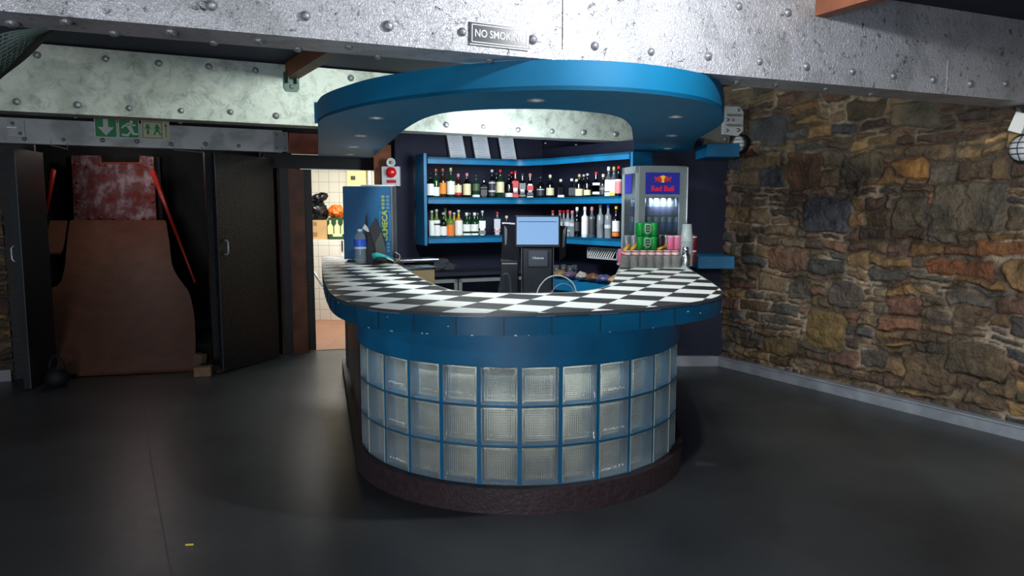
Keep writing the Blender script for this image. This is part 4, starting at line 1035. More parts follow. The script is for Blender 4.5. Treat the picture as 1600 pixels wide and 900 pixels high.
def bottle(p, h, shape, glass, cap, label, lz0, lz1, text, tier, extra=()):
    """shape: round / square / slim ; dims by the height h"""
    t = thing('liquor_bottle', text, 'bottle', p, 0, 'bottles on the ' + tier)
    R = {'round': .037, 'square': .036, 'slim': .034, 'wide': .043, 'thin': .030}[shape] * (.9 + .1 * h / .3)
    n = 4 if shape == 'square' else 18
    body = h * (.60 if shape != 'slim' else .66); rn = .0125
    nn2 = 20
    prof = [(R * .9, 0), (R, .006), (R, body * .93), (R * .93, body), (R * .6, body + h * .06), (rn * 1.15, body + h * .12), (rn, h * .80), (rn, h * .93)]
    if shape == 'slim': prof = [(R * .9, 0), (R, .006), (R, body), (R * .85, body + h * .03), (rn * 1.3, body + h * .06), (rn, h * .80), (rn, h * .93)]
    bm = B()
    if shape == 'square':
        rings = []
        for r, z in prof:
            k = max(0, min(1, (r - rn) / (R - rn))); cir = []
            for q in range(16):
                a = 2 * PI * q / 16 + PI / 16
                cx, sy = math.cos(a), math.sin(a); m_ = max(abs(cx), abs(sy)); sqx, sqy = cx / m_ * .93, sy / m_ * .93
                cir.append(bm.verts.new(((sqx * k + cx * (1 - k)) * r, (sqy * k + sy * (1 - k)) * r, z)))
            rings.append(cir)
        for a, b in zip(rings, rings[1:]):
            for q in range(16): bm.faces.new((a[q], a[(q + 1) % 16], b[(q + 1) % 16], b[q]))
        bm.faces.new(rings[0][::-1]); bm.faces.new(rings[-1])
    else: lathe(bm, prof, n=nn2)
    new_obj('glass_body', bm, glassm(glass), t, shape != 'square')
    if label:
        bm = B(); f = .965 if shape == 'square' else 1.0
        def band(z0, z1, grow, cname, nm):
            bm = B()
            if shape == 'square':
                s_ = R * 1.86 + .0016; box(bm, (0, 0, (z0 + z1) / 2 * h), (s_, s_, (z1 - z0) * h))
            else: lathe(bm, [(R + .0008 + grow, z0 * h), (R + .0008 + grow, z1 * h)], n=20, cap=False)
            ob = new_obj(nm, bm, lm(cname), t, shape != 'square')
        band(lz0, lz1, 0, label, 'paper_label')
        for (a, b, c_) in extra: band(a, b, .0006, c_, 'label_band')
    bm = B(); lathe(bm, [(rn + .003, h * (.86 if cap in ('gold', 'white', 'cream', 'copper', 'pink') else .90)), (rn + .0035, h * .97), (rn + .001, h), (.001, h)], n=14, cap=True)
    new_obj('cap', bm, mat('cap_' + cap, COLS[cap], .3, .3 if cap in ('gold', 'silver', 'copper') else 0), t, True)
    return t
def place(u, vtop, depth, zt):
    q = shelf_spot(u, depth); p = Vector((q.x, q.y, zt))
    # height from the picture
    rr = ray(u, vtop); top = H + rr[2] * (q.y / rr[1]); return p, max(.16, top - zt)
UP = [  # u, top v, depth, shape, glass, cap, label, z0, z1, extra, look
 (673, 270, .13, 'wide', 'dark', 'black', 'white', .08, .55, (), 'dark bottle with tall white label'),
 (681.5, 263.5, .12, 'round', 'green', 'copper', 'white', .05, .36, (), 'dark green bottle with low white label and copper cap'),
 (692.2, 263, .12, 'round', 'brown', 'copper', 'amber', .12, .50, (), 'bottle with orange-amber label and copper cap'),
 (704.7, 262, .12, 'wide', 'green', 'gold', 'white', .10, .54, (), 'tall bottle with big white label and gold cap'),
 (716.3, 271.5, .09, 'round', 'brown', 'pink', 'cream', .16, .52, ((.10, .2, 'red'),), 'short amber bottle with cream label and pink cap'),
 (729.8, 270.5, .10, 'wide', 'dark', 'pink', 'cream', .10, .56, (), 'dark bottle with square cream label and dull pink cap'),
 (744, 273, .10, 'wide', 'green', 'darkgrey', 'olive', .3, .6, ((.02, .12, 'white'),), 'wide dark green bottle with olive label over a white strip'),
 (756.5, 275.5, .09, 'square', 'dark', 'black', 'darkgrey', .1, .5, ((.38, .42, 'grey'),), 'square black bottle with dark grey label'),
 (768.8, 265, .09, 'round', 'dark', 'silver', 'darkgrey', .06, .6, ((.2, .26, 'silver'), (.5, .55, 'silver')), 'dark bottle with striped label and silver cap'),
 (775.5, 270, .20, 'round', 'dark', 'darkgrey', 'cream', .2, .5, (), 'dark bottle half hidden behind the cream-label one'),
 (781.8, 265, .09, 'wide', 'green', 'red', 'cream', .18, .56, (), 'green bottle with cream-yellow label and red neck'),
 (795.5, 272, .09, 'wide', 'dark', 'darkgrey', 'white', .03, .20, (), 'black bottle with low white label strip'),
 (799.5, 268, .20, 'round', 'dark', 'red', 'darkgrey', .2, .5, (), 'dark bottle with red cap in the back row behind the black ones'),
 (805.2, 267, .09, 'square', 'red', 'red', 'red', .36, .62, ((.02, .14, 'red'),), 'bottle with bright red label and red cap'),
 (816.3, 271, .09, 'square', 'dark', 'darkgrey', 'grey', .34, .60, ((.05, .12, 'grey'),), 'square dark bottle with slanting grey label'),
 (828.2, 271, .09, 'square', 'dark', 'pink', 'darkgrey', .1, .2, ((.30, .50, 'red'), (.02, .06, 'white')), 'square dark bottle with red label band and pink cap'),
 (844.5, 276, .10, 'wide', 'dark', 'darkgrey', 'darkgrey', .1, .45, ((.36, .4, 'silver'),), 'stout black bottle with dark label and silver line'),
 (859.5, 273, .10, 'wide', 'dark', 'cream', 'cream', .10, .42, (), 'stout dark bottle with cream shield label and pale green cap'),
 (876, 280, .10, 'square', 'dark', 'white', 'white', .01, .13, (), 'squat square black bottle with white cap and white bottom strip'),
 (893, 279, .10, 'square', 'dark', 'white', 'darkgrey', .1, .5, (), 'squat square black bottle with white cap and plain dark label'),
 (900.5, 280, .17, 'round', 'dark', 'white', 'cream', .1, .4, (), 'small white-capped bottle partly behind its neighbour'),
 (904.8, 272, .10, 'wide', 'dark', 'gold', 'cream', .06, .36, (), 'dark bottle with low cream label and cream-gold cap'),
 (911.5, 272.5, .17, 'round', 'dark', 'silver', 'cream', .06, .36, (), 'dark bottle with cream label in the back row beside the cream-gold cap'),
 (917.6, 271, .10, 'round', 'dark', 'silver', 'cream', .08, .30, (), 'dark bottle with low cream label and slim silver neck'),
 (931, 268.5, .10, 'square', 'dark', 'red', 'white', .1, .56, ((.2, .46, 'black'),), 'square bottle with long black and white label and red cap'),
 (942, 272, .10, 'round', 'dark', 'cream', 'darkgrey', .1, .5, ((.3, .4, 'grey'),), 'dark bottle with dark label and cream cap'),
 (950.3, 260.5, .10, 'round', 'grey', 'white', 'white', .18, .56, ((.02, .14, 'white'),), 'tall bottle with white label and tall white cap'),
 (958.5, 260.5, .10, 'round', 'grey', 'gold', 'white', .1, .56, ((.03, .14, 'yellow'),), 'tall bottle with white and yellow label and gold cap'),
 (966, 259.5, .10, 'round', 'dark', 'red', 'pink', .1, .5, ((.5, .56, 'white'),), 'bottle with pink and white label and red cap beside the fridge'),
]
LO = [
 (674.5, 329, .10, 'thin', 'palegreen', 'silver', 'white', .04, .62, (), 'bottle with tall white label next to the side panel'),
 (682, 327, .09, 'round', 'palegreen', 'silver', 'white', .03, .60, ((.42, .48, 'black'),), 'pale green bottle with tall white label'),
 (692.5, 332, .09, 'round', 'dark', 'silver', 'white', .04, .42, (), 'black-bodied bottle with round white label'),
 (695.7, 325, .19, 'round', 'palegreen', 'olive', 'cream', .1, .5, (), 'green-yellow bottle with tall neck in the back row'),
 (703, 329.5, .09, 'wide', 'palegreen', 'pink', 'orange', .02, .46, (), 'bottle with orange label and pink cap'),
 (709.3, 332, .15, 'thin', 'yellow', 'silver', 'gold', .05, .6, (), 'slim yellowish bottle squeezed behind the orange label'),
 (716.5, 328, .09, 'wide', 'yellow', 'silver', 'white', .04, .60, (), 'yellow liqueur bottle with tall white label'),
 (729, 332, .09, 'wide', 'green', 'white', 'white', .20, .50, ((.03, .12, 'white'),), 'green bottle with white cap and white label, left one of a pair'),
 (733.5, 332.3, .20, 'round', 'green', 'grey', 'white', .2, .5, (), 'green bottle with grey cap behind the left white-capped one'),
 (741.3, 332, .09, 'wide', 'green', 'white', 'white', .20, .50, ((.03, .12, 'white'),), 'green bottle with white cap and white label, right one of a pair'),
 (746, 332.5, .20, 'round', 'green', 'grey', 'white', .2, .5, (), 'green bottle with thin neck behind the right white-capped one'),
 (753.7, 329, .09, 'square', 'green', 'silver', 'white', .30, .60, ((.06, .22, 'grey'),), 'square green bottle with white label and silver neck'),
 (777, 331, .09, 'square', 'grey', 'red', 'silver', .28, .70, ((.17, .22, 'pink'),), 'square bottle with silver label and red cap standing alone'),
 (791.5, 337, .09, 'round', 'brown', 'cream', 'red', .1, .5, (), 'short bottle with cream ball cap left of the till screen'),
 (863.8, 328.5, .09, 'round', 'clear', 'red', 'silver', .4, .55, (), 'clear red-capped bottle, leftmost of three behind the till screen'),
 (875, 328.5, .09, 'round', 'clear', 'red', 'silver', .4, .55, (), 'clear red-capped bottle, middle of three behind the till screen'),
 (880.8, 329, .18, 'round', 'clear', 'red', 'silver', .4, .55, (), 'clear bottle with small red cap in the back row right of the till'),
 (887.3, 328, .09, 'round', 'clear', 'red', 'silver', .4, .55, ((.2, .25, 'silver'),), 'clear red-capped bottle, rightmost of three by the till screen'),
 (894.3, 329, .12, 'thin', 'clear', 'pink', 'silver', .4, .52, (), 'slim clear bottle with pinkish cap'),
 (901.8, 323.5, .10, 'thin', 'dark', 'white', 'darkgrey', .2, .5, (), 'slim black bottle with tiny white cap'),
 (914, 323, .09, 'slim', 'white', 'white', 'white', .1, .5, (), 'all-white tall bottle'),
 (925, 323, .09, 'slim', 'grey', 'pink', 'darkgrey', .1, .6, (), 'dark straight-sided bottle right of the white one'),
 (938.2, 319, .09, 'slim', 'clear', 'grey', 'grey', .30, .42, (), 'tall clear bottle with grey cap'),
 (950.3, 319, .09, 'slim', 'clear', 'blue', 'silver', .30, .4, (), 'tall clear bottle with blue cap'),
 (963, 322, .09, 'round', 'dark', 'yellow', 'white', .22, .55, ((.08, .2, 'orange'),), 'dark bottle with white and orange label and yellow cap'),
]
for rows_, zt, tier in ((UP, 1.681, 'middle shelf'), (LO, 1.272, 'lowest shelf')):
    for (u, vt, dp, shp, gl, cap, lab, z0, z1, ex, look) in rows_:
        p, h = place(u, vt, dp, zt)
        bottle(p, h, shp, gl, cap, lab, z0, z1, look + ', ' + tier, tier, ex)

# ------------------------------------------------------------------ menus on the wall above
wl = lambda u, v, off=.03: atpl(u, v, (W1a.x + .436 * 0, W1a.y), (nA.x, nA.y)) - Vector((nA.x, nA.y, 0)) * off
for (ub, ut, lb) in ((715, 708, 'left of the three white menu sheets'), (753, 747, 'middle of the three white menu sheets'), (794, 787, 'right of the three white menu sheets')):
    a, b = wl(ub, 248), wl(ut, 210); c = (a + b) / 2
    t = thing('menu_board', lb + ' above the bottle shelves', 'menu', c)
    M = frame_M(c, (1, .436, 0)) @ Matrix.Rotation(math.radians(-8), 4, 'Y') @ Matrix.Rotation(math.radians(-6), 4, 'X')
    bm = B()
    for x_ in (-.1, .1): box(bm, (x_, 0, 0), (.018, .02, .36))
    for z_ in (-.17, .17): box(bm, (0, 0, z_), (.2, .02, .018))
    box(bm, (0, .008, 0), (.2, .004, .34)); bm.transform(M); obj('frame', bm, BLACKPL, t)
    bm = B(); box(bm, (0, -.001, 0), (.178, .004, .33)); bm.transform(M); obj('sheet', bm, PAPER, t)
    bm = B()
    for k in range(12): box(bm, (-.01 + .01 * ((k * 5) % 3), -.004, .14 - k * .026), (.13 - .02 * (k % 3), .001, .003))
    bm.transform(M); obj('printed_lines', bm, mat('print_grey', (120, 126, 136), .8), t)['kind'] = 'stuff'
for u in (829, 933):
    bm = B(); a = wl(u, 225, .004); box(bm, a, (.006, .006, .5)); bm2 = struct(obj('trim_8', bm, mat('groove', (12, 14, 26), .8)))

# ================================================================== BACK COUNTER AND COOLERS
top_dir = Vector((1, .436)).normalized(); K0 = atz(640, 430, .9).to_2d(); K0 = Vector((-1.05, 7.47))
K1 = K0 + top_dir * 1.62
wk = mat('dark_worktop', (38, 40, 50), .35)
bm = B(); prism(bm, [K0, K1, K1 + Vector((-.436, 1)).normalized() * .48, K0 + Vector((-.436, 1)).normalized() * .48], .865, .9); tag(obj('back_worktop', bm, wk), 'dark worktop against the navy wall under the bottle shelves', 'worktop')
def cooler(p, ln, label, nd):
    t = thing('bottle_cooler', label, 'fridge', (p.x, p.y, 0)); yn = Vector((-.436, 1)).normalized()
    M = frame_M((p.x, p.y, 0), (top_dir.x, top_dir.y, 0))
    bm = B(); box(bm, (ln / 2, .215, .45), (ln, .37, .82)); bm.transform(M); obj('cabinet', bm, BLACKPL, t)
    dw = ln / nd
    for k in range(nd):
        bm = B(); x0 = k * dw
        for (cx, cz, sx_, sz_) in ((x0 + .025, .45, .035, .76), (x0 + dw - .025, .45, .035, .76), (x0 + dw / 2, .812, dw - .015, .036), (x0 + dw / 2, .09, dw - .015, .036)): box(bm, (cx, .015, cz), (sx_, .03, sz_))
        bm.transform(M); d_ = obj('door_frame', bm, GREYMET, t)
        bm = B(); box(bm, (x0 + dw / 2, .018, .45), (dw - .06, .006, .70)); bm.transform(M); obj('glass_pane', bm, mat('dark_cooler_glass', (14, 18, 24), .06, spec=.8), d_)
yn = Vector((-.436, 1)).normalized()
cooler(K0 + yn * .02 + top_dir * .02, 1.56, 'black two-door bottle cooler with silver door frames under the back worktop', 3)

# grey cloth heap and grey machines at the left inside of the counter
def blob(name, loc, s, m, label, cat, seed, amp=.35, parent=None, sub=4):
    bm = B(); bmesh.ops.create_icosphere(bm, subdivisions=sub, radius=1)
    from mathutils import noise
    for v in bm.verts:
        n_ = noise.fractal(v.co * 1.6 + Vector((seed, seed * 2.3, 0)), 1.0, 2.0, 4); r_ = abs(noise.noise(v.co * 4 + Vector((seed, 0, seed))))
        v.co *= 1 + amp * n_ + .12 * r_
        v.co.z = max(v.co.z, -.75)
    bm.transform(Matrix.Translation(Vector(loc) + Vector((0, 0, s[2] * .75))) @ Matrix.Diagonal((s[0], s[1], s[2], 1)))
    o = obj(name, bm, m, parent, True)
    if parent is None: tag(o, label, cat)
    return o
cl = atz(683, 423, .9)
blob('cloth_heap', (cl.x - .02, cl.y + .0, .9), (.19, .13, .075), mat('dark_grey_towel', (62, 66, 72), .9, var=.5, scale=60, bump=1, bscale=90), 'heap of dark grey towels on the back worktop', 'towels', 3)
# ice machine like grey lids near the counter edge
p = aty(650, 412, 6.52)
t = thing('steel_topped_cabinet', 'low beige cabinet with steel lid behind the left end of the counter', 'cabinet', (p.x - .02, p.y + .15, 0))
bm = B(); box(bm, (p.x - .02, p.y + .12, .515), (.28, .24, 1.03), .43, bev=.004); obj('body', bm, mat('beige_box', (150, 130, 96), .6), t)
bm = B(); box(bm, (p.x - .02, p.y + .12, 1.04), (.30, .26, .02), .43, bev=.004); obj('lid', bm, CHROME, t)
p = Vector((-.92, 7.06, 0))
t = thing('steel_worktable', 'small black stand with a flat bright steel top behind the beige cabinet', 'stand', p)
bm = B(); box(bm, (p.x, p.y, 1.075), (.38, .26, .03), .43, bev=.006); obj('steel_top', bm, CHROME, t)
bm = B(); box(bm, (p.x, p.y, .53), (.30, .20, 1.06), .43); obj('base', bm, BLACKPL, t)

# ================================================================== TILL
Yp = 5.45
t = thing('till', 'black touchscreen till on a tall black column inside the bar', 'till', (aty(840, 450, Yp).x, Yp, .72))
SCR = mat('lit_screen', (40, 50, 60), .3, emit=(150, 196, 248), estr=.62)
cx = aty(840, 360, Yp).x; zc = aty(840, 361.5, Yp).z; px = Yp / F
Ms = Matrix.Translation((cx, Yp, zc)) @ Matrix.Rotation(math.radians(-2), 4, 'Z') @ Matrix.Rotation(math.radians(-6), 4, 'X')
bm = B(); box(bm, (0, .018, 0), (71 * px, .03, 50 * px), bev=.006); bm.transform(Ms); mon = obj('monitor', bm, BLACKPL, t)
bm = B(); box(bm, (0, .001, 1 * px), (65 * px, .004, 43 * px)); box(bm, (0, .0, 1 * px), (63 * px, .002, 41 * px)); bm.transform(Ms); obj('screen', bm, SCR, mon)
bm = B(); box(bm, (0, -.002, 15 * px), (60 * px, .002, 1.2 * px)); bm.transform(Ms); obj('menu_bar', bm, mat('screen_dark_bar', (50, 70, 100), .4, emit=(50, 70, 100), estr=.5), mon)
zt_, zb_ = aty(840, 386, Yp).z, .70
bm = B(); box(bm, (cx, Yp + .06, (zt_ + zb_) / 2), (49 * px, .12, zt_ - zb_), bev=.012); obj('column', bm, BLACKPL, t)
bm = B(); box(bm, (cx + .005, Yp - .004, aty(840, 404, Yp).z), (33 * px, .012, 28 * px), bev=.01); obj('nameplate_panel', bm, mat('grey_plastic_panel', (64, 66, 76), .35), t)
text_part('lettering', 'Hisense', Matrix.Translation((cx + .004, Yp - .0115, aty(840, 403, Yp).z)), 5.6 * px, SWHITE, t, bold=.0006)
bm = B()
for s in (-1, 1): box(bm, (cx + s * 25 * px, Yp + .01, (zt_ + zb_) / 2), (.004, .012, zt_ - zb_))
obj('edge_strip', bm, mat('edge_grey', (90, 96, 108), .3, .5), t)
# side shields behind the screen
def pl3(pts_, th, m, name):
    bm = B(); a = [bm.verts.new(p) for p in pts_]; f = bm.faces.new(a); bm.normal_update()
    bmesh.ops.solidify(bm, geom=[f], thickness=th); return obj(name, bm, m, t)
y2 = Yp + .16
pl3([aty(787, 349, y2), aty(810, 352, y2 - .05), aty(812, 408, y2 - .05), aty(784, 404, y2)], .012, BLACKPL, 'side_shield')
pl3([aty(788, 352, y2 - .02), aty(797, 364, y2 - .02), aty(794, 378, y2 - .02), aty(789, 384, y2 - .02)], .004, mat('grey_facet', (96, 102, 108), .4), 'shield_facet')
pl3([aty(872, 352, y2 - .05), aty(885, 354, y2), aty(882, 400, y2), aty(872, 408, y2 - .05)], .012, BLACKPL, 'side_shield')
pl3([aty(876, 366, y2 - .03), aty(885, 352, y2 - .03), aty(882, 384, y2 - .03), aty(877, 390, y2 - .03)], .004, mat('grey_facet', (96, 102, 108), .4), 'shield_facet')
bm = B(); box(bm, (aty(798, 350, y2).x, y2, aty(798, 350, y2).z + .004), (.13, .03, .012), .0, ry=.05); obj('top_strip', bm, GREYMET, t)
# black printer box
p = aty(796, 430, 5.9); t = thing('receipt_printer', 'black receipt printer box left of the till column', 'printer', (p.x, 5.95, .70))
bm = B(); box(bm, (p.x, 6.0, (aty(796, 406, 5.9).z + .70) / 2), (.15, .18, aty(796, 406, 5.9).z - .70), bev=.008); obj('housing', bm, BLACKPL, t)
bm = B(); box(bm, (p.x, 5.905, aty(796, 412, 5.9).z), (.12, .01, .006)); obj('paper_slot', bm, GREYMET, t)
# inner work shelf that carries the till
shp = [(-.55, 4.98), (.55, 4.98), (.62, 5.9), (.62, 6.15), (-.75, 6.15), (-.7, 5.9)]
bm = B(); prism(bm, [(-.42, 5.28), (.55, 5.28), (.55, 6.15), (-.42, 6.15)], .66, .70)
t = tag(thing('work_table', 'low black work table inside the bar under the till', 'table', (0, 5.6, 0)), 'low black work table inside the bar under the till', 'table'); obj('tabletop', bm, BLACKPL, t)
for x_, y_ in ((-.38, 5.32), (.51, 5.32), (-.38, 6.11), (.51, 6.11)):
    bm = B(); box(bm, (x_, y_, .33), (.05, .05, .66)); obj('leg', bm, BLACKPL, t)
# cables
CABW = mat('white_cable', (205, 208, 205), .5)
Yc = 5.15
bm = B(); tube(bm, [Vector(q) for q in spline([aty(838, 462, Yc), aty(843, 448, Yc), aty(855, 435, Yc), aty(870, 430.5, Yc), aty(884, 434, Yc), aty(896, 444, Yc), aty(902, 462, Yc)], 6)], .0045, 8); 
t0 = tag(obj('cable', bm, CABW, None, True), 'white cable looping up in front of the till column', 'cable')
bm = B(); tube(bm, [Vector(q) for q in spline([aty(858, 462, Yc), aty(868, 449, Yc), aty(880, 443, Yc), aty(892, 448, Yc), aty(899, 462, Yc)], 6)], .003, 8); tag(obj('cable', bm, mat('grey_cable', (130, 136, 140), .5), None, True), 'thin grey cable arching under the white one', 'cable')
bm = B(); 
for k in range(3): tube(bm, [Vector(q) for q in spline([aty(778 + k * 3, 462, 5.2), aty(783 + k * 2, 436, 5.2), aty(789 + k, 427.5, 5.2), aty(795 + k, 434, 5.2), aty(797 + k, 462, 5.2)], 6)], .004, 8)
tag(obj('cable', bm, mat('dark_cable', (60, 62, 70), .5), None, True), 'dark bunched cable loop left of the till', 'cable')

# ================================================================== LEFT END OF THE COUNTER
FA = atz(538, 409.5, 1.1); FB = Vector((aty(618, 400, FA.y).x, FA.y, 1.1)); fx = Vector((.99, .13, 0)).normalized(); FB = FA + fx * (FB - FA).length; fy = Vector((-fx.y, fx.x, 0))
FW = (FB - FA).length; ft = aty(578, 290.5, (FA.y + FB.y) / 2).z; FH = ft - 1.1
t = thing('mini_fridge', 'blue-fronted branded mini fridge on the left arm of the counter', 'fridge', (FA + FB) / 2)
M = frame_M(FA, fx)
bm = B(); box(bm, (FW / 2, .23, FH / 2 + .012), (FW, .38, FH - .024), bev=.006); bm.transform(M); obj('cabinet', bm, mat('fridge_grey', (108, 114, 122), .4, .3), t)
bm = B(); box(bm, (FW / 2 - .02, .018, FH / 2 + .01), (FW - .04, .034, FH - .03), bev=.005); bm.transform(M); dr = obj('door', bm, mat('mini_fridge_blue', (8, 92, 142), .6, var=.1), t)
bm = B(); box(bm, (FW - .012, .02, FH / 2 + .01), (.022, .03, FH - .03)); bm.transform(M); obj('door_seal', bm, BLACKPL, t)
bm = B(); box(bm, (FW * .66, .20, FH + .004), (FW * .66, .30, .016), bev=.006); bm.transform(M); obj('white_lid', bm, WHITEP, t)
bm = B()
for sx_ in (.04, FW - .04):
    for sy_ in (.05, .42): box(bm, (sx_, sy_, .006), (.03, .03, .012))
bm.transform(M); obj('foot', bm, BLACKRUB, t)
LOGO = mat('lime_lettering', (176, 190, 70), .5); LOGB = mat('logo_pale_blue', (110, 170, 190), .5)
sx0 = FW * (638 - 538) / 80 * 0 + FW * .795
Mt = M @ Matrix.Translation((sx0, -.001, FH * .475)) @ Matrix.Rotation(math.radians(-90), 4, 'Y')
text_part('lettering', 'OLMECA', Mt, .066, LOGO, dr, bold=.0016, sx=1.02)
bm = B(); hw_, hh_ = .125, .043
for (x0, z0_, sx_, sz_) in ((0, hh_, hw_ * 2, .003), (0, -hh_, hw_ * 2, .003), (hw_, 0, .003, hh_ * 2), (-hw_, 0, .003, hh_ * 2)): box(bm, (x0, 0, z0_), (sx_, .002, sz_))
bm.transform(Mt); obj('logo_frame', bm, LOGB, dr)
for col_, zoff, nm in ((LOGO, .014, 'logo_ornament'), (LOGB, -.026, 'logo_ornament')):     # small drawn ornaments either side of the name
    bm = B()
    for cz in (.158, .190, .222, .254, -.156, -.188, -.218):
        k = int(abs(cz) * 1000) % 4 + (zoff < 0)
        def ring(n_, r_, w_, sq=1.0):
            for q in range(n_):
                a0, a1 = 2 * PI * q / n_ + .4, 2 * PI * (q + 1) / n_ + .4
                poly_on(bm, Mt, [(cz + r_ * math.cos(a0) * sq, zoff + r_ * math.sin(a0)), (cz + r_ * math.cos(a1) * sq, zoff + r_ * math.sin(a1)), (cz + (r_ - w_) * math.cos(a1) * sq, zoff + (r_ - w_) * math.sin(a1)), (cz + (r_ - w_) * math.cos(a0) * sq, zoff + (r_ - w_) * math.sin(a0))], -.001, .001)
        ring((12, 4, 6, 5, 3)[k], .0155, .0045, .85)
        ring(6, .006, .005)
    obj(nm, bm, col_, dr)
# water bottle
p = atz(563.5, 412.5, 1.1); p.y -= .0; hb = aty(563, 358, p.y).z - 1.1; R = 9.6 * p.y / F
t = thing('water_bottle', 'clear plastic water bottle with blue label in front of the blue mini fridge', 'bottle', p)
cw = clear_mat('clear_pet', (200, 215, 225), .22, .06)
prof = [(R * .7, 0), (R * .92, .008)]
for k in range(9): prof.append((R * (.98 if k % 2 else .93), .02 + k * hb * .052))
prof += [(R, hb * .48), (R, hb * .70), (R * .95, hb * .76), (R * .75, hb * .84), (R * .38, hb * .905), (R * .36, hb * .93)]
bm = B(); lathe(bm, prof, n=24); new_obj('bottle_body', bm, cw, t, True)
bm = B(); lathe(bm, [(R * 1.012, hb * .50), (R * 1.012, hb * .71)], n=24, cap=False); new_obj('bottle_label', bm, mat('water_label_blue', (50, 96, 210), .4), t, True)
bm = B(); lathe(bm, [(R * 1.012, hb * .44), (R * 1.012, hb * .498)], n=24, cap=False); new_obj('bottle_label_band', bm, mat('water_label_white', (190, 200, 210), .4), t, True)
bm = B(); lathe(bm, [(R * .42, hb * .92), (R * .42, hb * .99), (R * .36, hb), (.001, hb)], n=18); new_obj('cap', bm, WHITEP, t, True)
# black pouring tools / folded black cards
p = atz(590, 412, 1.1); Y = p.y - .01
t = thing('folded_umbrella', 'black folded pointed bag standing in front of the blue mini fridge', 'bag', (p.x, Y, 1.1))
def slab(pts_, y, th, m, name, tt):
    bm = B(); MM = Matrix.Translation((0, y, 0)); poly_on(bm, MM, [((lambda q: q.x)(aty(u, v, y)), (lambda q: q.z)(aty(u, v, y))) for u, v in pts_], 0, th); return obj(name, bm, m, tt)
NYL = mat('black_nylon', (18, 20, 30), .5, var=.4, scale=20, bump=.3, bscale=30)
slab([(573, 411.5), (574, 358), (587, 353), (600, 386), (602, 411.5)], Y, .05, NYL, 'pouch', t)
slab([(577, 357), (586.5, 340), (602, 378), (600, 408), (590, 398)], Y - .03, .03, mat('black_nylon_flap', (24, 27, 36), .45), 'flap', t)
slab([(586, 380), (596, 362), (604, 395), (600, 405), (588, 396)], Y - .045, .012, mat('grey_mesh', (70, 76, 74), .6), 'mesh_pocket', t)
slab([(569, 411), (570, 345), (572.5, 333), (574, 345), (575, 411)], Y + .05, .02, NYL, 'strap', t)
slab([(566, 357), (570, 350), (575, 356), (577, 362), (574, 362)], Y - .035, .01, mat('key_metal', (180, 184, 180), .4, .5), 'buckle', t)
p = atz(600, 414, 1.1)
t = thing('hand_brush', 'teal-handled black hand brush lying by the mini fridge', 'brush', p)
yb = p.y - .03
bm = B(); tube(bm, [aty(583, 401, yb), aty(590, 399, yb), aty(600, 400.5, yb), aty(614, 405.5, yb)], [.030, .026, .016, .012], 10)
obj('handle', bm, mat('teal_plastic', (30, 150, 150), .4), t, True)
bm = B(); tube(bm, [aty(583, 410, yb), aty(592, 406, yb), aty(604, 408, yb), aty(615, 410.5, yb)], [.012, .028, .020, .010], 10); obj('bristles', bm, BLACKRUB, t, True)
bm = B(); tube(bm, [aty(604, 403, yb - .03), aty(615, 407.5, yb - .03)], .006, 8); obj('white_tip', bm, WHITEP, t, True)
bm = B(); tube(bm, [Vector(q) for q in spline([aty(617, 394, 6.3), aty(624, 398, 6.3), aty(624, 404, 6.3), aty(617, 410, 6.3)], 6)], .003, 6); tag(obj('cable', bm, CABW, None, True), 'thin white cable curling beside the right side of the mini fridge', 'cable')

# siren and red button on the post
yq = 7.88
t = thing('alarm_box', 'white alarm box with round red lamp behind the mini fridge', 'alarm', aty(608, 276, yq))
def pbox(u0, v0, u1, v1, y, d, m, name, tt, bev=.004):
    a, b = aty(u0, v0, y), aty(u1, v1, y); bm = B(); box(bm, ((a.x + b.x) / 2, y + d / 2, (a.z + b.z) / 2), (b.x - a.x, d, a.z - b.z), bev=bev); return obj(name, bm, m, tt)
pbox(596, 260, 624.5, 291, yq, .10, mat('alarm_white', (205, 205, 212), .4), 'housing', t)
RX = Matrix.Rotation(PI / 2, 4, 'X')
bm = B(); lathe(bm, [(.056, 0), (.056, .02), (.046, .045), (.02, .055), (.001, .057)], aty(611.5, 269.5, yq), 24, M=RX); obj('red_lamp', bm, mat('red_lens', (215, 24, 34), .25, coat=.5), t, True)
pbox(604, 281, 619, 286, yq - .004, .01, mat('dull_red_label', (175, 40, 55), .5), 'label_strip', t, 0)
t = thing('siren', 'round grey siren with white rim above the red alarm lamp', 'siren', aty(611, 254, yq))
bm = B(); lathe(bm, [(.030, -.1), (.045, .0), (.049, .015), (.044, .022), (.038, .016)], aty(611, 254, yq), 24, M=RX); obj('rim', bm, WHITEP, t, True)
bm = B(); lathe(bm, [(.036, .008), (.02, .01), (.018, .022), (.001, .026)], aty(611, 254, yq), 24, M=RX); obj('horn', bm, mat('horn_grey', (150, 155, 145), .4, .3), t, True)

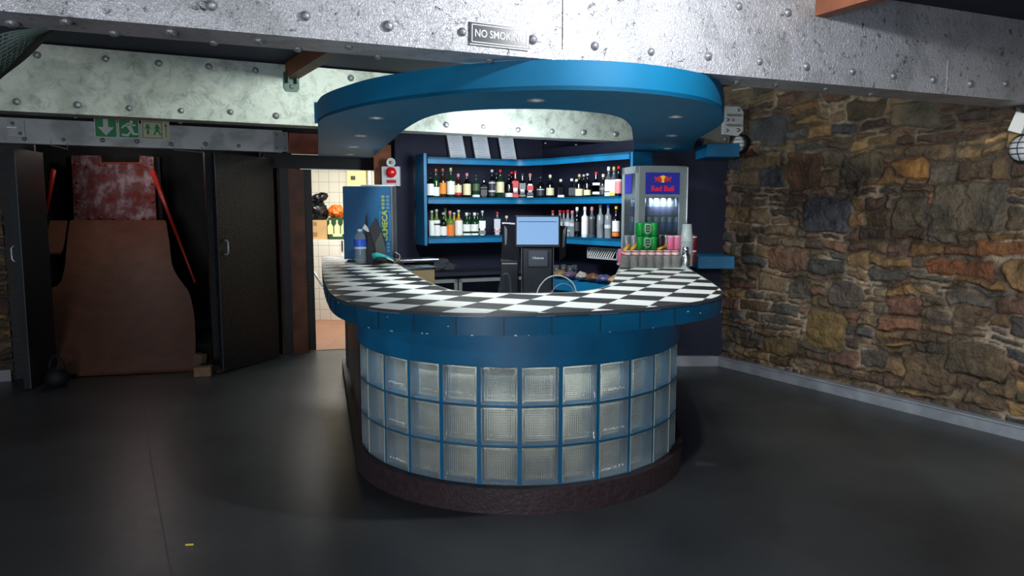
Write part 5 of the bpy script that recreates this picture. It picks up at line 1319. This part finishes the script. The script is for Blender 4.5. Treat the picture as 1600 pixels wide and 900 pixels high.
# ================================================================== KITCHEN THINGS
def kbox(u0, v0, u1, v1, y, d, m, name, tt, bev=.004): return pbox(u0, v0, u1, v1, y, d, m, name, tt, bev)
t = thing('cardboard_box', 'brown cardboard box on the tiled kitchen ledge under the black bag', 'box', aty(497, 373, 10.4))
zl = 1.13; a, b = aty(480, 344, 10.4), aty(511, 374, 10.4)
bm = B(); box(bm, ((a.x + b.x) / 2, 10.55, (a.z + zl) / 2), (b.x - a.x, .28, a.z - zl)); obj('carton', bm, CARD, t)
bm = B(); box(bm, (aty(492, 350, 10.4).x, 10.408, a.z - .05), (.05, .004, .05)); box(bm, (aty(492, 350, 10.4).x, 10.408, a.z - .20), (.06, .004, .06)); obj('printed_mark', bm, mat('card_print', (150, 112, 70), .8), t)
t = thing('bottle_carton', 'dark green carton printed with pale bottles, beside the cardboard box', 'box', aty(525, 373, 10.4))
a2_, b2_ = aty(512, 340, 10.38), aty(541, 374, 10.38)
bm = B(); box(bm, ((a2_.x + b2_.x) / 2, 10.55, (a2_.z + zl) / 2), (b2_.x - a2_.x, .30, a2_.z - zl)); obj('carton', bm, mat('carton_green', (38, 66, 44), .5), t)
bm = B(); pb = mat('print_bottle', (205, 210, 150), .5)
for u in (516, 526.5, 537):
    c = aty(u, 355, 10.39); MM = Matrix.Translation((c.x, 10.398, c.z)); s_ = .11
    poly_on(bm, MM, [(x * s_, z * s_) for x, z in [(-.36, -.9), (.36, -.9), (.36, .1), (.1, .45), (.1, .9), (-.1, .9), (-.1, .45), (-.36, .1)]], 0, .003)
obj('printed_bottles', bm, pb, t)
c = aty(527, 367.5, 10.39); bm = B(); box(bm, (c.x, 10.396, c.z), (.13, .004, .04)); obj('printed_panel', bm, mat('print_panel', (200, 205, 160), .5), t)
bg = aty(497, 345, 10.5)
BAG = mat('black_bin_bag', (16, 17, 20), .25, bump=.5, bscale=14); OBAG = mat('orange_bag', (232, 108, 28), .45, bump=.5, bscale=16, var=.2)
bm_o = blob('bin_bag', (aty(496, 344, 10.55).x, 10.55, a.z - .0), (.145, .13, .15), BAG, 'shiny black rubbish bag on the cardboard box in the kitchen', 'bag', 5, .25)
bm = B(); bmesh.ops.create_icosphere(bm, subdivisions=3, radius=1)
from mathutils import noise
for v in bm.verts: v.co *= 1 + .4 * noise.noise(v.co * 2.2 + Vector((9, 1, 4)))
bm.transform(Matrix.Translation(aty(499, 309, 10.5)) @ Matrix.Rotation(-.3, 4, 'Y') @ Matrix.Diagonal((.12, .09, .065, 1))); o = obj('bag_neck', bm, BAG, None, True)
o.parent = bm_o
blob('orange_bag', (aty(525, 340, 10.5).x, 10.52, a2_.z), (.105, .11, .105), OBAG, 'crumpled orange bag on top of the green bottle carton', 'bag', 8, .3)
t = thing('distribution_box', 'pale yellow electrical box on the kitchen wall above the blue fridge', 'electrical box', aty(557, 278, 10.9))
pbox(541, 240, 572, 292, 10.88, .12, CREAM, 'housing', t); pbox(548, 275, 555, 281, 10.87, .02, mat('box_dark', (60, 60, 50), .5), 'switch', t, 0); pbox(575, 262, 580, 292, 10.9, .1, WHITEP, 'cable_duct', t)
o = pbox(533, 376, 536, 392, 10.28, .02, mat('dark_handle', (60, 60, 54), .4), 'cupboard_handle', None); tag(o, 'dark vertical pull handle on the tiled kitchen cupboard', 'handle')
bm = B(); tube(bm, [aty(486, 418, 8.35), aty(504, 447, 8.2)], .012, 8); tag(obj('white_pipe', bm, WHITEP, None, True), 'short slanting white pipe at the left edge of the kitchen doorway', 'pipe')

# ================================================================== GLASS DOOR DRINKS FRIDGE (right)
FR0 = Vector((1.075, 6.35)); fd = Vector((.982, .19)).normalized(); FWd = .435
M = frame_M((FR0.x, FR0.y, 1.1), (fd.x, fd.y, 0)); FHt = aty(1030, 259, 6.38).z - 1.1
t = thing('drinks_fridge', 'grey glass-sided drinks fridge with dark blue energy drink sign', 'fridge', (FR0.x, FR0.y, 1.1), 0)
FGM = mat('fridge_silver_grey', (142, 152, 154), .4, .2)
pxf = FWd / 78.0
bm = B(); dz = .40
box(bm, (FWd / 2, dz / 2, FHt - .02), (FWd, dz, .04)); box(bm, (FWd / 2, dz / 2, .07), (FWd, dz, .14))
for x_ in (.011, FWd - .011):
    for y_ in (.011, dz - .011): box(bm, (x_, y_, FHt / 2), (.022, .022, FHt))
box(bm, (FWd / 2, dz - .006, FHt / 2), (FWd, .012, FHt)); box(bm, (FWd - .004, dz / 2, FHt / 2), (.008, dz, FHt))
bm.transform(M); obj('cabinet', bm, FGM, t)
bm = B(); gx0, gx1 = .055, FWd - .07
# door frame
box(bm, (gx0 / 2 + .0, -.012, FHt / 2), (gx0, .024, FHt - .01)); box(bm, ((gx1 + FWd) / 2, -.012, FHt / 2), (FWd - gx1, .024, FHt - .01))
box(bm, ((gx0 + gx1) / 2, -.012, FHt - .03), (gx1 - gx0, .024, .055)); box(bm, ((gx0 + gx1) / 2, -.012, .06), (gx1 - gx0, .024, .12)); box(bm, ((gx0 + gx1) / 2, -.012, FHt - .255), (gx1 - gx0, .02, .02))
bm.transform(M); dr = obj('door', bm, FGM, t)
gclr = clear_mat('fridge_pane', (150, 165, 170), .10, .03)
bm = B(); box(bm, ((gx0 + gx1) / 2, -.008, (FHt - .265 + .12) / 2), (gx1 - gx0, .004, FHt - .265 - .12)); bm.transform(M); obj('glass_pane', bm, gclr, dr)
bm = B(); box(bm, (gx1 + (FWd - gx1) * .93, -.035, FHt / 2), (.012, .02, FHt - .02), bev=.003); bm.transform(M); obj('door_handle', bm, CHROME, dr)
bm = B(); box(bm, (-.002, dz / 2 + .0, FHt - .03), (.006, dz, .06)); box(bm, (-.002, .03, FHt / 2), (.006, .06, FHt)); box(bm, (-.002, dz - .03, FHt / 2), (.006, .06, FHt)); bm.transform(M); obj('side_frame', bm, FGM, t)
bm = B(); box(bm, (.002, dz / 2, FHt / 2), (.003, dz - .1, FHt - .1)); bm.transform(M); obj('side_pane', bm, gclr, t)
# sign
sgz = FHt - .15; sw_, sh_ = gx1 - gx0, .185
NAVYS = mat('sign_royal_blue', (40, 44, 140), .35, emit=(40, 44, 140), estr=.25)
bm = B(); box(bm, ((gx0 + gx1) / 2, -.022, sgz), (sw_, .006, sh_)); bm.transform(M); sg = obj('sign_panel', bm, NAVYS, dr)
bm = B(); box(bm, (.004 - .012, dz * .55, sgz), (.004, dz * .42, sh_ * .9)); bm.transform(M); obj('side_sign', bm, NAVYS, t)
Mg = M @ Matrix.Translation(((gx0 + gx1) / 2, -.026, sgz))
text_part('lettering', 'Red Bull', Mg @ Matrix.Translation((0, 0, -.045)), .062, mat('sign_red', (200, 34, 60), .4, emit=(200, 34, 60), estr=.3), sg, bold=.002)
bm = B(); poly_on(bm, Mg, [(.033 * math.cos(k * PI / 10), .038 + .030 * math.sin(k * PI / 10)) for k in range(20)], -.002, 0); obj('sun_disc', bm, mat('sign_yellow', (240, 190, 60), .4, emit=(240, 190, 60), estr=.25), sg)
bullp = [(.008, .030), (.018, .050), (.034, .060), (.052, .052), (.066, .050), (.078, .060), (.080, .046), (.070, .038), (.064, .030), (.072, .014), (.066, .012), (.056, .024), (.044, .024), (.040, .010), (.034, .010), (.034, .022), (.024, .018), (.014, .012), (.010, .018)]
for s in (1, -1):
    bm = B(); poly_on(bm, Mg, [(x * s, z) for x, z in bullp], -.004, -.002); obj('bull_emblem', bm, mat('sign_bull_red', (190, 50, 50), .4, emit=(190, 50, 50), estr=.25), sg)
# racks and cans
lamp('fridge_can_fill', 'AREA', M @ Vector((FWd / 2, .012, FHt - .275)), 1.6, (.85, .93, 1.0), .2, M @ Vector((FWd / 2, .30, .30)))  # added source with no lamp seen, brightens the fronts of the cans
for zz in (.258, .408):
    bm = B(); box(bm, (FWd / 2, dz / 2, zz), (FWd - .05, dz - .05, .006)); bm.transform(M); obj('rack', bm, mat('rack_dark', (30, 34, 40), .4), t)
def can(name, p, r, h, side, label, group, band=None, topm=None):
    t_ = thing(name, label, 'can', p, 0, group)
    bm = B(); lathe(bm, [(r * .85, 0), (r, .006), (r, h - .012), (r * .86, h - .003)], n=16); new_obj('can_body', bm, side, t_, True)
    bm = B(); lathe(bm, [(r * .86, h - .004), (r * .88, h), (r * .8, h), (r * .78, h - .004), (.001, h - .004)], n=16); new_obj('can_lid', bm, topm or CHROME, t_, True)
    if band:
        bm = B(); n_ = 16; 
        lathe(bm, [(r + .0006, h * band[1]), (r + .0006, h * band[2])], n=16, cap=False)
        if band[3]:
            for v in bm.verts: v.co.z += v.co.x * band[3]
        new_obj('colour_band', bm, band[0], t_, True)
    return t_
SB = mat('can_silver', (170, 182, 200), .3, .6); BB = mat('can_dark_blue', (36, 40, 130), .35); LB = mat('can_light_blue', (70, 120, 190), .35, .3)
kk = 0
proto = {}
for zz, kind in ((.262, 'light'), (.412, 'dark')):
    for j in range(3):
        for i in range(6):
            q = M @ Vector((.058 + i * (FWd - .115) / 5, .06 + j * .11, zz))
            lb = '%s energy can, %s from left, %s row, %s fridge rack' % ('silver and dark blue' if kind == 'dark' else 'light blue', ORD[i + 1], ['front', 'middle', 'back'][j], 'upper' if kind == 'dark' else 'lower')
            if kind not in proto:
                proto[kind] = can('energy_drink_can', q, .0265, .142, SB if kind == 'dark' else LB, lb, 'cans in the drinks fridge', (BB, .05, .5, 0) if kind == 'dark' else (SB, .62, .92, 0))
            else: dup(proto[kind], q, random.uniform(0, 1), lb)

# ------------------------------------------------------------------ on the right arm of the counter
G0, G1 = atz(977, 418.5, 1.1), atz(1068, 418.5, 1.1)
GLS = clear_mat('drinking_glass', (215, 222, 222), .22, .05)
proto_g = None
for j in range(2):
    for i in range(8):
        p = G0.lerp(G1, i / 7.0) + Vector((.0, j * .075, 0))
        if i == 7 and j == 0: continue
        lb = 'upturned clear glass, %s from left in the %s row on the counter' % (ORD[i + 1], ['front', 'second'][j])
        if proto_g is None:
            proto_g = tag(thing('drinking_glass', lb, 'glass', p, 0, 'upturned glasses on the counter'), lb, 'glass', 'upturned glasses on the counter')
            bm = B(); r = .032; n_ = 24
            rings = []
            for (rr_, z_) in ((r, 0), (r * 1.0, .004), (r * .93, .06), (r * .88, .088), (r * .82, .094), (.001, .094)):
                rings.append([bm.verts.new((rr_ * (1 + (.035 if (k % 2 and 0 < z_ < .09) else 0)) * math.cos(2 * PI * k / n_), rr_ * (1 + (.035 if (k % 2 and 0 < z_ < .09) else 0)) * math.sin(2 * PI * k / n_), z_)) for k in range(n_)])
            for a_, b_ in zip(rings, rings[1:]):
                for k in range(n_): bm.faces.new((a_[k], a_[(k + 1) % n_], b_[(k + 1) % n_], b_[k]))
            bmesh.ops.solidify(bm, geom=bm.faces[:], thickness=.0025)
            new_obj('tumbler', bm, GLS, proto_g, False)
        else: dup(proto_g, p, random.uniform(0, 1), lb)
# steel shaker
p = G0.lerp(G1, 1.0) + Vector((.012, -.005, 0)); t = thing('cocktail_shaker', 'steel cocktail shaker at the right end of the row of glasses', 'shaker', p)
bm = B(); lathe(bm, [(.033, 0), (.036, .02), (.037, .095), (.026, .115), (.001, .115)], n=24); new_obj('cup', bm, CHROME, t, True)
bm = B(); lathe(bm, [(.025, .112), (.025, .15), (.020, .165), (.001, .167)], n=24); new_obj('lid', bm, CHROME, t, True)
# trays of cola cans, upper layer of other cans
COLA = mat('cola_red', (200, 30, 40), .35); CW = mat('can_white', (220, 222, 222), .35)
y0 = 5.98
proto_c = None
TL = aty(976, 393, y0); TR = aty(1062, 393, y0)
tray = thing('can_tray', 'clear wrapped tray carrying the red cola cans behind the glasses', 'tray', ((TL.x + TR.x) / 2, y0 + .1, 1.1))
bm = B(); box(bm, ((TL.x + TR.x) / 2, y0 + .085, 1.105), (TR.x - TL.x + .06, .32, .01)); obj('tray_base', bm, CARD, tray)
for j in range(4):
    for i in range(7):
        p = Vector((TL.x + (TR.x - TL.x) * (i + .35) / 7, y0 - .03 + j * .07, 1.11))
        lb = 'red cola can, %s from left, %s row of the wrapped tray' % (ORD[i + 1], ['front', 'second', 'third', 'back'][j])
        if proto_c is None: proto_c = can('cola_can', p, .0325, .118, COLA, lb, 'red cola cans in the tray', (CW, .74, .90, 0.0), CW)
        else: dup(proto_c, p, random.uniform(0, 6), lb)
ZU = 1.231; yu = 6.03
# tin sheet between layers
def up_can(u, y, side, band, lb, grp, h=None, r=.030):
    p = aty(u, 380, y); p.z = ZU; hh2 = h or .12
    return can('drink_can', p, r, hh2, side, lb, grp, band, CHROME)
BLK = mat('can_black', (26, 26, 30), .35); YEL = mat('can_yellow', (230, 180, 40), .4); GRY = mat('can_grey', (150, 156, 164), .3, .5); PNK = mat('can_pink', (226, 120, 160), .4)
up_can(979, yu, GRY, (YEL, .05, .32, 1.0), 'grey can with slanting yellow band, leftmost on top of the cola cans', 'mixed cans on the tray')
up_can(990, yu, GRY, (YEL, .1, .36, 1.0), 'grey can with slanting yellow band, just left of the green packs', 'mixed cans on the tray')
up_can(1032, yu, BLK, (YEL, .06, .22, .4), 'black can with low yellow band, just right of the green packs', 'mixed cans on the tray')
up_can(1041, yu + .05, GRY, (YEL, .25, .5, .8), 'grey can with yellow band between the black can and the pink cans', 'mixed cans on the tray')
up_can(1048, yu, PNK, (CW, .88, .93, 0), 'pink can, left one of the pink pair beside the plastic cups', 'mixed cans on the tray')
up_can(1058, yu, PNK, (CW, .88, .93, 0), 'pink can, right one of the pink pair beside the plastic cups', 'mixed cans on the tray')
p = atz(969.5, 414, 1.1); can('drink_can', p, .026, .135, PNK, 'slim pink can standing on the counter left of the glasses', 'mixed cans on the tray', (CW, .0, .12, 0))
# green packs: each shrink-wrapped pack is one object with its cans
GRN = mat('pack_green', (14, 150, 62), .3, var=.2); GBD = mat('pack_badge', (24, 80, 50), .4)
def pack(zb, ub, lb, u0=995, u1=1027):
    a, b = aty(u0, 370, yu), aty(u1, 370, yu); wd = b.x - a.x
    t_ = thing('green_can_pack', lb, 'can pack', ((a.x + b.x) / 2, yu + .03, zb))
    for k in range(3):
        bm = B(); lathe(bm, [(.026, 0), (.0305, .006), (.0305, .10), (.026, .108)], (a.x + wd * (k + .5) / 3, yu, zb), 16); lathe(bm, [(.026, 0), (.0305, .006), (.0305, .10), (.026, .108)], (a.x + wd * (k + .5) / 3, yu + .062, zb), 16); obj('can', bm, GRN, t_, True)
    bm = B(); box(bm, ((a.x + b.x) / 2, yu + .031, zb + .054), (wd * .93, .108, .094), bev=.02); obj('shrink_wrap', bm, GRN, t_)
    c = Vector(((a.x + b.x) / 2, yu - .0325, zb + .058)); Mb = Matrix.Translation(c)
    bm = B(); poly_on(bm, Mb, [(-.024, .036), (.024, .036), (.024, -.02), (.012, -.036), (-.012, -.036), (-.024, -.02)], 0, .002); obj('badge_rim', bm, CW, t_)
    bm = B(); poly_on(bm, Mb, [(-.020, .032), (.020, .032), (.020, -.018), (.010, -.031), (-.010, -.031), (-.020, -.018)], -.002, 0); obj('badge', bm, GBD, t_)
    bm = B(); box(bm, (0, -.003, .012), (.026, .002, .003)); box(bm, (0, -.003, -.008), (.026, .002, .003)); bm.transform(Mb); obj('badge_line', bm, CW, t_)
pack(ZU, 0, 'bright green can pack, lower one of the two stacked'); pack(ZU + .112, 0, 'bright green can pack, upper one of the two stacked')
# plastic cup stack
p = atz(1072, 415.5, 1.1); top = aty(1072, 350, p.y).z; R0, R1 = 10.2 * p.y / F, 6.8 * p.y / F
t = thing('plastic_cup_stack', 'tall stack of upturned translucent plastic cups on the right of the counter', 'cups', p)
CUPM = clear_mat('frosted_cup', (205, 220, 222), .6, .3); hs = top - 1.1
bm = B(); prof = []; nc = 22
for k in range(nc):
    z = hs * .62 * k / nc; prof += [(R0 * 1.0, z), (R0 * 1.0, z + .003), (R0 * .93, z + .0035), (R0 * .93, z + hs * .62 / nc - .0005)]
prof += [(R0 * .93, hs * .62), (R1, hs), (.001, hs)]; lathe(bm, prof, n=24); new_obj('nested_cups', bm, CUPM, t, True)
# right red/white cans, two stacked
p = atz(1083, 411, 1.1); DRK = mat('can_dark_red', (120, 24, 34), .35)
for k, lb in ((0, 'dark red can behind the plastic cups, standing on the counter'), (1, 'dark red can behind the plastic cups, stacked on the other')):
    can('drink_can', p + Vector((0, .02, k * .121)), .031, .12, DRK, lb, 'dark red cans by the cups', (CW, .80, .9, 0))
# ------------------------------------------------------------------ crate under shelf, clutter and low blue shelf
cdir = (P3 - P2).normalized(); cn = Vector((.8, .6))
def sidept(u, v, off=.12):
    q0 = P2 + cn * off; return atpl(u, v, (q0.x, q0.y), (cn.x, cn.y))
a, b = sidept(918, 392), sidept(965, 394); M = frame_M(Vector((a.x, a.y, (sidept(940, 388).z + sidept(940, 403).z) / 2 - .003)), (cdir.x, cdir.y, 0)); wd = (b - a).to_2d().length; hh3 = .115
t = thing('cutlery_crate', 'white slotted plastic crate hung under the right side of the lowest shelf', 'crate', a)
bm = B()
for z_ in (-hh3 / 2 + .006, hh3 / 2 - .006): box(bm, (wd / 2, 0, z_), (wd, .012, .012))
for x_ in (.006, wd - .006): box(bm, (x_, 0, 0), (.012, .012, hh3))
box(bm, (wd / 2, .07, -hh3 / 2 + .004), (wd, .15, .008)); box(bm, (.004, .07, 0), (.008, .15, hh3)); box(bm, (wd - .004, .07, 0), (.008, .15, hh3))
bm.transform(M); obj('frame', bm, mat('crate_grey', (165, 170, 176), .5), t)
bm = B(); n_ = int(wd / .035)
for k in range(n_): box(bm, (.03 + k * (wd - .05) / n_, .004, 0), (.010, .006, hh3 * .95), ry=.6)
bm.transform(M); obj('slat', bm, WHITEP, t)['kind'] = 'stuff'
# low shelf
zlow = .84
fpth = [Vector((.16, 7.96)), Vector((.42, 7.62)), Vector((1.20, 6.58))]
bm = B(); prism(bm, [Vector((.22, 7.70)), Vector((.45, 7.42)), Vector((.98, 6.73)), Vector((1.30, 6.97)), Vector((.52, 8.10))], zlow - .09, zlow); tag(obj('low_shelf', bm, BLUE), 'low blue corner shelf inside the bar holding snack packets and glasses', 'shelf')
R_ = random.Random(4); SNK = [(150, 120, 80), (110, 90, 110), (190, 180, 170), (120, 80, 50), (90, 90, 130), (200, 150, 90)]
snd = ['tan', 'dull purple', 'pale grey', 'brown', 'blue-grey', 'orange-tan']
for k, u in enumerate((901, 911, 920, 929, 937, 945)):
    q0 = atz(u, 438, zlow); bm = B(); q0 = Vector((.50 + .13 * k * .75, 7.62 - .13 * k, zlow))
    bmesh.ops.create_uvsphere(bm, u_segments=20, v_segments=12, radius=1)
    for v in bm.verts: v.co.z = v.co.z * (1 - .5 * v.co.x ** 2) + .35 * noise.noise(v.co * 2.6 + Vector((k, 0, 0))); v.co.x *= 1 + .2 * noise.noise(v.co * 5)
    bm.transform(Matrix.Translation((q0.x, q0.y, zlow + .052)) @ Matrix.Rotation(k * .7, 4, 'Z') @ Matrix.Diagonal((.09, .06, .040, 1)))
    tag(obj('snack_packet', bm, mat('snack_%d' % k, SNK[k], .35, var=.5, scale=25), None, True), snd[k] + ' crinkled snack packet on the low blue shelf', 'packet', 'packets on the low shelf')
for k, (x_, y_) in enumerate(((.47, 7.80), (.55, 7.86), (.61, 7.72), (.66, 7.80))):
    bm = B(); lathe(bm, [(.028, 0), (.034, .13), (.032, .13), (.026, .006)], (x_, y_, zlow), 18); tag(obj('beer_glass', bm, clear_mat('dim_glass', (120, 126, 130), .3, .05), None, True), 'empty glass behind the snack packets, %s from the left' % ORD[k + 1], 'glass', 'glasses on the low shelf')
# blue ledges at the right corner
bm = B(); box(bm, (1.90, 7.07, 1.065), (.34, .42, .115), bev=.004); tag(obj('corner_ledge', bm, BLUE), 'blue box ledge on the navy wall, low beside the stone wall', 'ledge')
bm = B(); box(bm, (1.93, 7.06, 2.095), (.30, .42, .12), bev=.004); tag(obj('corner_ledge', bm, BLUE), 'blue boxed ledge high up under the canopy at the stone wall corner', 'ledge')
# ------------------------------------------------------------------ bulkhead lamps on the stone wall
def bulkhead(u, v, r, label, top):
    q = atpl(u, v, (SW0.x + SWN.x * .10, SW0.y + SWN.y * .10), (SWN.x, SWN.y)); t = thing('bulkhead_lamp', label, 'lamp', q)
    n3 = Vector((SWN.x, SWN.y, 0)); Q = n3.to_track_quat('Z', 'Y').to_matrix().to_4x4()
    bm = B(); lathe(bm, [(r * 1.08, -.06), (r * 1.12, -.02), (r * 1.1, .0), (r * .98, .004)], q, 28, M=Q); obj('housing', bm, BLACKRUB, t, True)
    bm = B(); lathe(bm, [(r * .98, .0), (r * .9, .03), (r * .6, .055), (r * .25, .068), (.001, .07)], q, 28, M=Q); obj('glass_cover', bm, mat('frosted_lamp_glass', (200, 206, 212), .2, coat=.4), t, True)
    bm = B()
    for k in range(2):
        aa = k * PI / 2; pts_ = [q + (Q @ Vector((math.cos(aa) * r * 1.06 * s, math.sin(aa) * r * 1.06 * s, .012 + .075 * (1 - s * s)))) for s in [x / 6 - 1 for x in range(13)]]; tube(bm, pts_, .003, 6)
    for off in (-.42, .42):
        pts_ = [q + (Q @ Vector((r * 1.06 * s * math.sqrt(1 - off * off), r * off, .012 + .070 * (1 - s * s) * .9))) for s in [x / 6 - 1 for x in range(13)]]; tube(bm, pts_, .003, 6)
    obj('wire_guard', bm, BLACKRUB, t)
    return t, q
bulkhead(1154, 225, .083, 'round caged bulkhead lamp on the stone wall beside the canopy', 0)
t, q = bulkhead(1600, 232, .088, 'round caged bulkhead lamp cut off by the right picture edge', 0)
q2 = atpl(1594, 192, (SW0.x + SWN.x * .05, SW0.y + SWN.y * .05), (SWN.x, SWN.y)); bm = B(); box(bm, q2, (.09, .05, .13), math.atan2(SWD.y, SWD.x), ry=.35, bev=.004)
tag(obj('junction_box', bm, WHITEP), 'white junction box above the right-hand bulkhead lamp', 'junction box')
bm = B(); qa = [atpl(u, v, (SW0.x + SWN.x * .05, SW0.y + SWN.y * .05), (SWN.x, SWN.y)) for u, v in [(1588, 168), (1594, 175), (1602, 188)]]; tube(bm, qa, .012, 8)
tag(obj('conduit', bm, mat('conduit_grey', (110, 116, 124), .4), None, True), 'short grey conduit running down to the white junction box', 'conduit')
# antenna-like rod below front beam
bm = B(); tube(bm, [atz(1144, 141, 2.249), atz(1172, 137, 2.249)], .004, 6); tag(obj('steel_rod', bm, GREYMET), 'thin steel rod under the front beam right of the canopy', 'rod')

for o in sc.objects:
    if o.type == 'MESH' and o.name.split('.')[0] in ('apron', 'plinth', 'counter_edge', 'inner_lining', 'edge_trim', 'shelf'):
        for p in o.data.polygons: p.use_smooth = True
        o.data.set_sharp_from_angle(angle=math.radians(35))
